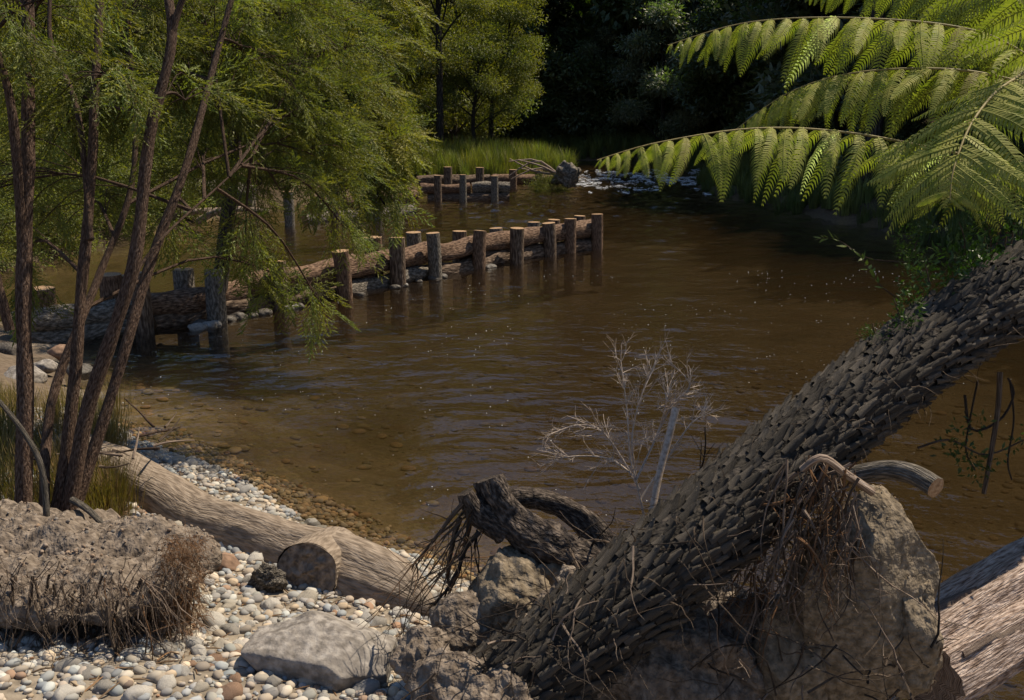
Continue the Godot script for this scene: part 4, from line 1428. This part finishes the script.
	solid("dark_twig", "dark thin upright twig beside the snapped stick", "twig", g, M.stump, at(690, 500, 3.9))
	# dead bush
	var q := at(648, 520, 3.95)
	var bush := thing("dead_bush", "pale leafless dead bush standing before the brown pool", "bush", q)
	var limbs := [[[645, 520], [636, 480], [630, 455], [627, 410], [621, 362]], [[636, 480], [655, 440], [665, 410], [668, 388]], [[640, 490], [620, 455], [600, 430], [578, 425], [556, 432]], [[636, 478], [612, 460], [585, 456], [558, 458]], [[655, 440], [672, 405], [690, 385], [668, 360]], [[640, 500], [660, 470], [690, 425], [708, 414]], [[637, 482], [632, 440], [640, 400], [655, 366]]]
	for k in limbs.size():
		var ctrl := []
		for s in limbs[k]: ctrl.append(at(s[0], s[1], 3.95 + rng.randf_range(-0.05, 0.05)))
		g = Geo.new()
		var path := curve(ctrl, 14)
		tube(g, path, radii(14, 0.0056, 0.0019), 5, 0.0, 1, 1, false)
		for j in 22:
			var f := rng.randi_range(3, 13)
			var dir := (path[f] - path[f - 1]).normalized()
			dead_twigs(g, path[f], (dir + rv(0.9)).normalized(), rng.randf_range(0.04, 0.14), 0.0018, 1)
		part(bush, "branch", g, M.dead_twig)

func build_clay() -> void:
	var base := on_ground(870, 690)
	var t := thing("clay_root_plate", "upright block of pale clay held by roots under the leaning fern trunk", "root plate", base)
	var g := Geo.new()
	var c := at(862, 592, 3.45)
	lump(g, c + Vector3(0, -0.05, 0), Vector3(0.255, 0.44, 0.18), 0.075, 0.75, 130, 71.0, 4.5, Basis(Vector3.BACK, 0.02), 40, 0.84)
	var clay := part(t, "clay", g, M.clay)
	crumbs(t, "clay_crumbs", clay, 160, 0.002, 0.009, lin(0.22, 0.175, 0.125))
	g = Geo.new()
	lump(g, at(800, 650, 3.5), Vector3(0.17, 0.2, 0.15), 0.14, 1.0, 50, 74.0, 3.0, Basis(), 20, 0.7)
	lump(g, at(915, 640, 3.4), Vector3(0.10, 0.26, 0.12), 0.18, 1.0, 50, 77.0, 3.0, Basis(), 20, 0.7)
	part(t, "crumbled_clay", g, M.clay)
	# tangled roots at the top and the left edge
	for k in 150:
		var p := at(rng.randf_range(780, 862), rng.randf_range(455, 540), 3.16 + rng.randf_range(-0.04, 0.1))
		if k > 95: p = at(rng.randf_range(745, 800), rng.randf_range(500, 600), 3.3 + rng.randf_range(-0.05, 0.2))
		g = Geo.new()
		var l := rng.randf_range(0.12, 0.46)
		var path := root_path(p, Vector3(rng.randf_range(-0.7, 0.4), -0.5, rng.randf_range(-0.2, 0.3)), l, 7, 0.33, 0.16)
		var r := rng.randf_range(0.0018, 0.0065)
		tube(g, path, radii(8, r, 0.001), 5, 0.0, 1, 1, false)
		for j in 3:
			tube(g, root_path(path[rng.randi_range(2, 7)], rv(1.0), l * 0.35, 4, 0.4, 0.1), radii(5, r * 0.4, 0.0008), 4, 0.0, 1, 1, false)
		part(t, "root", g, [M.root_pale, M.root, M.root_pale, M.root_red][rng.randi_range(0, 3)])
	g = Geo.new()
	tube(g, curve([at(802, 470, 3.15), at(822, 458, 3.12), at(846, 474, 3.15), at(872, 492, 3.2)], 14), radii(14, 0.012, 0.016), 7, 0.2)
	part(t, "root", g, M.root_pale)
	for k in 50:
		var p := at(rng.randf_range(700, 940), rng.randf_range(640, 700), 3.2 + rng.randf_range(-0.1, 0.2))
		g = Geo.new()
		var r := rng.randf_range(0.002, 0.006)
		tube(g, root_path(p, rv(1.0) + Vector3(0, 0.3, 0), rng.randf_range(0.12, 0.4), 7, 0.3, 0.03), radii(8, r, 0.001), 4, 0.0, 1, 1, false)
		part(t, "root", g, [M.root, M.stump, M.root_pale][rng.randi_range(0, 2)])
	# sawn branch stub at the top right
	var a := at(850, 476, 3.34)
	var b := at(936, 488, 3.12)
	var s := thing("sawn_branch", "grey branch with a pale sawn end on top of the clay block", "branch", a)
	g = Geo.new()
	var path := curve([a, at(885, 470, 3.28), at(912, 474, 3.2), b], 16)
	tube(g, path, radii(16, 0.035, 0.036), 16, 0.14, 1.0, 1.0, false)
	var cut := Geo.new()
	var d := (path[15] - path[14]).normalized()
	cut.v.append(b + d * 0.003); cut.u.append(Vector2.ZERO)
	for j in 17:
		cut.v.append(g.v[15 * 17 + j]); cut.u.append(Vector2.ZERO)
	for j in 16:
		cut.i.append(0); cut.i.append(j + 2); cut.i.append(j + 1)
	part(s, "bark", g, M.timber_grey)
	part(s, "sawn_end", cut, M.cut)

# ---------------------------------------------------------------- leaning tree fern
func leaf_base_mesh(sd: float, m: Material) -> ArrayMesh:
	# an old leaf stalk: grows along +x, outward is +y; flat underside, rounded back, torn tip
	var g := Geo.new()
	var rings := 6
	var sides := 8
	for k in rings:
		var f := float(k) / (rings - 1)
		var w := lerpf(0.46, 0.24, f * f) * (1.0 + 0.12 * sin(sd * 3.0 + f * 5.0))
		var th := lerpf(0.42, 0.20, f)
		for j in sides + 1:
			var a := TAU * (j % sides) / sides
			var y := sin(a) * th * (1.0 if sin(a) > 0.0 else 0.55)
			var tear := 0.0
			if k == rings - 1: tear = 0.13 * sin(j * 2.1 + sd * 9.0)
			g.v.append(Vector3(f * (1.8 + 0.5 * sin(sd * 2.0)) + tear, y + 0.30 * f * f, cos(a) * w))
			g.u.append(Vector2(float(j) / sides, f))
	for k in rings - 1:
		for j in sides:
			var a := k * (sides + 1) + j
			var c := a + sides + 1
			g.i.append(a); g.i.append(c); g.i.append(a + 1)
			g.i.append(a + 1); g.i.append(c); g.i.append(c + 1)
	var k0 := g.v.size()
	g.v.append(Vector3(1.7 + 0.5 * sin(sd * 2.0), 0.28, 0)); g.u.append(Vector2.ZERO)
	for j in sides + 1:
		g.v.append(g.v[(rings - 1) * (sides + 1) + j]); g.u.append(Vector2.ZERO)
	for j in sides:
		g.i.append(k0); g.i.append(k0 + 2 + j); g.i.append(k0 + 1 + j)
	# make the winding face outward
	for q in range(0, g.i.size(), 3):
		var tmp := g.i[q + 1]
		g.i[q + 1] = g.i[q + 2]
		g.i[q + 2] = tmp
	return g.mesh(m)

func pinna_mesh(droop: float, sd: int) -> ArrayMesh:
	# one leaflet of the frond, length 1 along +x, its comb of small segments on both sides
	var g := Geo.new()
	var n := 26
	for k in n:
		var f := (k + 0.5) / n
		var p := Vector3(f, -droop * f * f, 0.03 * sin(f * 3.0 + sd))
		var tan_ := Vector3(1, -2.0 * droop * f, 0).normalized()
		var l := 0.16 * pow(sin(PI * clampf(0.16 + 0.84 * f, 0.0, 1.0)), 0.7) + 0.012
		for sg in [-1.0, 1.0]:
			var d: Vector3 = (Vector3(0, -0.25, sg) + tan_ * 0.45 + rv(0.09)).normalized()
			var w := 0.029
			var s := tan_ * w * 0.5
			var m := p + d * l * 0.55 + Vector3(0, 0.012, 0)
			var tip := p + d * l + tan_ * l * 0.14 + Vector3(0, -0.25 * l, 0)
			g.quad(p - s, m - s * 0.9, m + s * 0.9, p + s)
			g.tri(m - s * 0.9, tip, m + s * 0.9)
	var rib := PackedVector3Array()
	for k in 7:
		var f := k / 6.0
		rib.append(Vector3(f, -droop * f * f + 0.004, 0.03 * sin(f * 3.0 + sd)))
	tube(g, rib, radii(7, 0.009, 0.002), 4, 0.0, 1, 1, false)
	return g.mesh(M.fern_leaf)

func frond(t: Node3D, pinnae: Array, ctrl: Array, longest: float, n: int, side: float, fore: float, down: float, bare := 0.1, roll := 0.0) -> void:
	var path := curve(ctrl, 40)
	var g := Geo.new()
	tube(g, path, radii(40, 0.011, 0.002), 6, 0.0, 1, 1, false)
	var o := part(t, "frond", g, M.fern_rib)
	var off := t.position
	for k in n:
		var f := bare + (1.0 - bare) * (k + 0.5) / n
		var q := clampi(int(f * 39.0), 0, 38)
		var p := path[q].lerp(path[q + 1], f * 39.0 - q)
		var tg := (path[q + 1] - path[q]).normalized()
		var up := (Vector3.UP - tg * tg.y).normalized()
		if roll != 0.0: up = up.rotated(tg, roll)
		var sd := tg.cross(up).normalized()
		var g2 := (f - bare) / (1.0 - bare)
		var l := longest * pow(sin(PI * clampf(0.30 + 0.70 * g2, 0.0, 1.0)), 0.8) * rng.randf_range(0.92, 1.06) + 0.03
		for sg in [-1.0, 1.0]:
			var d: Vector3 = (sd * sg * side + tg * fore + Vector3.DOWN * down + rv(0.16)).normalized()
			var z := (tg - d * tg.dot(d)).normalized()
			var y := z.cross(d).normalized()
			if y.dot(up) < 0.0:
				y = -y
				z = -z
			var m := MeshInstance3D.new()
			m.name = "pinna"
			m.mesh = pinnae[rng.randi_range(0, pinnae.size() - 1)]
			o.add_child(m, true)
			var tw := rng.randf_range(-0.45, 0.45)
			m.transform = Transform3D(Basis(d * l, y.rotated(d, tw) * l, d.cross(y).rotated(d, tw) * l), p - off)
			if rng.randf() < 0.05: m.material_override = M.fern_dry

func build_tree_fern() -> void:
	var base := on_ground(470, 716)
	var t := thing("tree_fern", "leaning tree fern with a scaly dark trunk and arching green fronds", "tree fern", base)
	var ctrl := [at(440, 738, 3.05), at(560, 655, 3.15), at(690, 545, 3.3), at(820, 432, 3.55), at(930, 345, 3.8), at(1030, 283, 4.05), at(1130, 212, 4.4), at(1205, 130, 4.8), at(1225, 90, 4.95)]
	var n := 120
	var path := curve(ctrl, n)
	var rad := PackedFloat32Array()
	for k in n:
		var f := float(k) / (n - 1)
		rad.append(lerpf(0.160, 0.148, clampf(f * 1.3, 0, 1)))
	var g := Geo.new()
	tube(g, path, rad, 28, 0.1, 2.0, 2.0)
	part(t, "trunk", g, M.fern_bark)
	# old leaf stalks in spirals
	var shapes := []
	for k in 9: shapes.append(leaf_base_mesh(k * 1.37, M.fern_base[k % 3]))
	var cum := PackedFloat32Array([0.0])
	for k in n - 1: cum.append(cum[k] + (path[k + 1] - path[k]).length())
	var total := cum[n - 1] - 0.3
	var list := []
	var count := int(total / 0.0016)
	var j := 0
	for k in count:
		var s := total * k / count
		while j < n - 2 and cum[j + 1] < s: j += 1
		var fr := (s - cum[j]) / (cum[j + 1] - cum[j])
		var p := path[j].lerp(path[j + 1], fr)
		var tg := (path[j + 1] - path[j]).normalized()
		var up := (Vector3.UP - tg * tg.y).normalized()
		var a := k * 2.39996 + rng.randf_range(-0.2, 0.2)
		var out := up.rotated(tg, a)
		var to_eye := (eye - p).normalized()
		var d := (tg * 0.97 + out * rng.randf_range(0.08, 0.30) + rv(0.07)).normalized()
		var y := (out - d * out.dot(d)).normalized()
		var sz := rng.randf_range(0.026, 0.039) * lerpf(1.05, 0.95, float(k) / count)
		var b := Basis(d * sz * rng.randf_range(0.85, 1.2), y * sz, d.cross(y) * sz)
		list.append([out.dot(to_eye) - (1.0 if s > total * 0.82 else 0.0), Transform3D(b, p + out * (rad[j] - 0.006) - base), rng.randi_range(0, 8)])
	list.sort_custom(func(x, y): return x[0] > y[0])
	var rest := []
	for k in list.size():
		if k < 300:
			var m := MeshInstance3D.new()
			m.name = "leaf_base"
			m.mesh = shapes[list[k][2]]
			t.add_child(m, true)
			m.transform = list[k][1]
		else:
			rest.append(list[k])
	for v in 3:
		var xf := []
		for q in rest:
			if q[2] % 3 == v: xf.append(q[1])
		tag(scatter(t, "leaf_base_mass", shapes[v], xf, tints(xf.size(), Color(1, 1, 1), 0.0)), "", "", "", "stuff")
	# matted root fibres between the leaf stalks
	g = Geo.new()
	for k in 420:
		var q := rng.randi_range(2, 84)
		var tg := (path[q + 1] - path[q]).normalized()
		var up := (Vector3.UP - tg * tg.y).normalized()
		var out := up.rotated(tg, rng.randf() * TAU)
		var p := path[q] + out * (rad[q] + 0.012)
		tube(g, root_path(p, (tg * rng.randf_range(-1.0, 0.6) + out * 0.25 + rv(0.6)).normalized(), rng.randf_range(0.05, 0.16), 4, 0.35, 0.12), radii(5, 0.0019, 0.0007), 3, 0.0, 1, 1, false)
	tag(part(t, "root_fibre", g, M.root), "", "", "", "stuff")
	# fronds
	var pin := []
	for k in 6: pin.append(pinna_mesh(0.18 + 0.10 * k, k))
	var crown := at(1228, 95, 4.95)
	frond(t, pin, [crown, at(1130, 115, 4.8), at(1050, 158, 4.7), at(985, 158, 4.65), at(860, 134, 4.55), at(760, 128, 4.45), at(660, 142, 4.35), at(597, 160, 4.3)], 0.35, 30, 0.8, 0.32, 0.4, 0.27)
	frond(t, pin, [crown, at(1080, 80, 5.1), at(980, 32, 5.2), at(860, 18, 5.2), at(750, 22, 5.2), at(668, 45, 5.2)], 0.38, 26, 0.8, 0.32, 0.34, 0.25)
	frond(t, pin, [crown, at(1060, 70, 4.5), at(1010, 82, 4.2), at(975, 118, 4.0), at(955, 165, 3.85), at(950, 200, 3.8)], 0.40, 17, 1.0, 0.55, 0.12, 0.35)
	frond(t, pin, [crown, at(1070, 90, 5.0), at(960, 70, 5.0), at(860, 72, 5.1), at(790, 92, 5.2), at(735, 130, 5.3)], 0.34, 27, 0.75, 0.35, 0.4, 0.25)
	frond(t, pin, [crown, at(1080, 30, 5.3), at(990, -20, 5.6), at(900, -30, 5.9), at(800, -10, 6.2)], 0.45, 26, 0.7, 0.4, 0.5)
	frond(t, pin, [crown, at(1150, 60, 4.9), at(1170, -30, 5.2), at(1150, -120, 5.6), at(1110, -150, 6.0)], 0.45, 24, 0.8, 0.4, 0.4)
	frond(t, pin, [crown, at(1100, 40, 4.6), at(1020, -60, 4.4), at(930, -130, 4.2), at(820, -150, 4.0)], 0.45, 26, 0.8, 0.4, 0.4)
	frond(t, pin, [crown, at(1120, 60, 5.2), at(1060, 0, 5.8), at(1010, 0, 6.4), at(960, 60, 6.9)], 0.45, 26, 0.8, 0.4, 0.4)
	# dead brown fronds hanging below the crown
	for k in 5:
		g = Geo.new()
		var p := at(985 + k * 9, 190, 4.6 + 0.05 * k)
		tube(g, root_path(p, Vector3(rng.randf_range(-0.2, 0.2), -1, 0), 0.4, 8, 0.08, 0.1), radii(9, 0.006, 0.003), 5)
		part(t, "dead_stalk", g, M.root)

func build_small_things() -> void:
	# young leafy sprigs growing on the fern trunk
	var sp := leaf_clump(70, 0.16, 0.05, 0.7, M.leaf_broad)
	var spots := [[900, 318, 3.7, 0.16], [930, 285, 3.9, 0.22], [965, 255, 4.1, 0.3], [1000, 235, 4.2, 0.32], [985, 270, 4.1, 0.24], [1015, 205, 4.3, 0.3], [875, 335, 3.7, 0.1], [915, 250, 4.3, 0.14]]
	for k in spots.size():
		var s: Array = spots[k]
		var p := at(s[0], s[1], s[2])
		var o := thing("epiphyte_sprig", "green leafy sprig on the fern trunk, %s" % ["lowest but one", "third from the bottom", "large one beside the dead stalks", "large one at the picture edge", "below the two large ones", "topmost under the frond", "lowest of all", "hanging over the dark water"][k], "plant", p, "sprigs on the fern trunk")
		var g := Geo.new()
		tube(g, root_path(p, Vector3(-0.2, 1, 0.1), s[3] * 0.5, 4, 0.2, 0.0), radii(5, 0.004, 0.002), 4)
		part(o, "stem", g, M.root)
		var xf := []
		for j in 5:
			xf.append(Transform3D(Basis.from_euler(rv(2.0)).scaled(Vector3.ONE * s[3] * rng.randf_range(0.6, 1.0)), rv(s[3] * 0.35)))
		foliage(o, "leaves", sp, xf, tints(5, lin(0.05, 0.085, 0.022), 0.3))
	# hanging vines and roots at the right edge
	var vines := [[[1000, 372], [998, 410], [990, 460], [984, 494]], [[965, 395], [972, 430], [1000, 420], [1014, 395], [1008, 378]], [[1010, 380], [1014, 420], [1008, 460], [1012, 480]], [[918, 448], [950, 440], [985, 455], [1024, 440]], [[978, 380], [970, 420], [966, 450], [975, 470]]]
	for k in vines.size():
		var ctrl := []
		for s in vines[k]: ctrl.append(at(s[0], s[1], 3.9))
		var g := Geo.new()
		tube(g, curve(ctrl, 14), radii(14, [0.011, 0.006, 0.004, 0.005, 0.004][k], [0.009, 0.004, 0.003, 0.003, 0.003][k]), 6, 0.1)
		var o := thing("hanging_vine", ["thick straight root hanging from the fern trunk over the water", "looped thin vine hanging from the fern trunk", "thin vine dangling beside the thick hanging root", "thin vine stretched sideways under the fern trunk", "thin vine with small leaves under the fern trunk"][k], "vine", ctrl[0], "vines under the fern trunk")
		part(o, "stem", g, [M.root, M.stump, M.stump, M.root, M.stump][k])
		if k == 3 or k == 4:
			var xf := []
			for j in 8:
				xf.append(Transform3D(Basis.from_euler(rv(2.0)).scaled(Vector3.ONE * 0.09), at(vines[k][1 + j % 3][0] + rng.randf_range(-12, 12), vines[k][1 + j % 3][1] + rng.randf_range(-8, 12), 3.9) - ctrl[0]))
			foliage(o, "leaves", leaf_clump(14, 0.3, 0.12, 0.8, M.leaf_broad), xf, tints(8, lin(0.05, 0.075, 0.022), 0.3))
	var tw := [[[905, 262, 4.3], [868, 258, 4.3], [838, 240, 4.3], [822, 238, 4.3]], [[900, 300, 4.1], [880, 285, 4.1], [868, 268, 4.1], [862, 258, 4.1]]]
	for k in 2:
		var ctrl := []
		for s in tw[k]: ctrl.append(at(s[0], s[1], s[2]))
		var gg := Geo.new()
		var path := curve(ctrl, 12)
		tube(gg, path, radii(12, 0.003, 0.0012), 4, 0.0, 1, 1, false)
		var o := thing("leafy_twig", ["thin twig with bright leaves reaching out over the dark water", "short leafy twig below the bright twig over the dark water"][k], "twig", ctrl[0])
		part(o, "stem", gg, M.root)
		gg = Geo.new()
		for j in range(3, 12):
			for q in 2: leaf(gg, path[j], ((path[j] - path[j - 1]).normalized() + rv(0.9)).normalized(), Vector3.UP + rv(0.5), rng.randf_range(0.03, 0.055), 0.016)
		var xf := [Transform3D(Basis(), -ctrl[0])]
		foliage(o, "leaves", unindexed(gg.mesh(M.leaf_broad)), xf, tints(1, lin(0.14, 0.19, 0.05), 0.1))
	# white quartz pebble by the split log
	var g := Geo.new()
	var p := on_plane(981, 683, 0.02)
	lump(g, p + Vector3(0, 0.02, 0), Vector3(0.03, 0.022, 0.025), 0.2, 0.5, 8, 91.0)
	solid("white_stone", "small white stone in the shallows below the split log", "stone", g, M.foam, p)
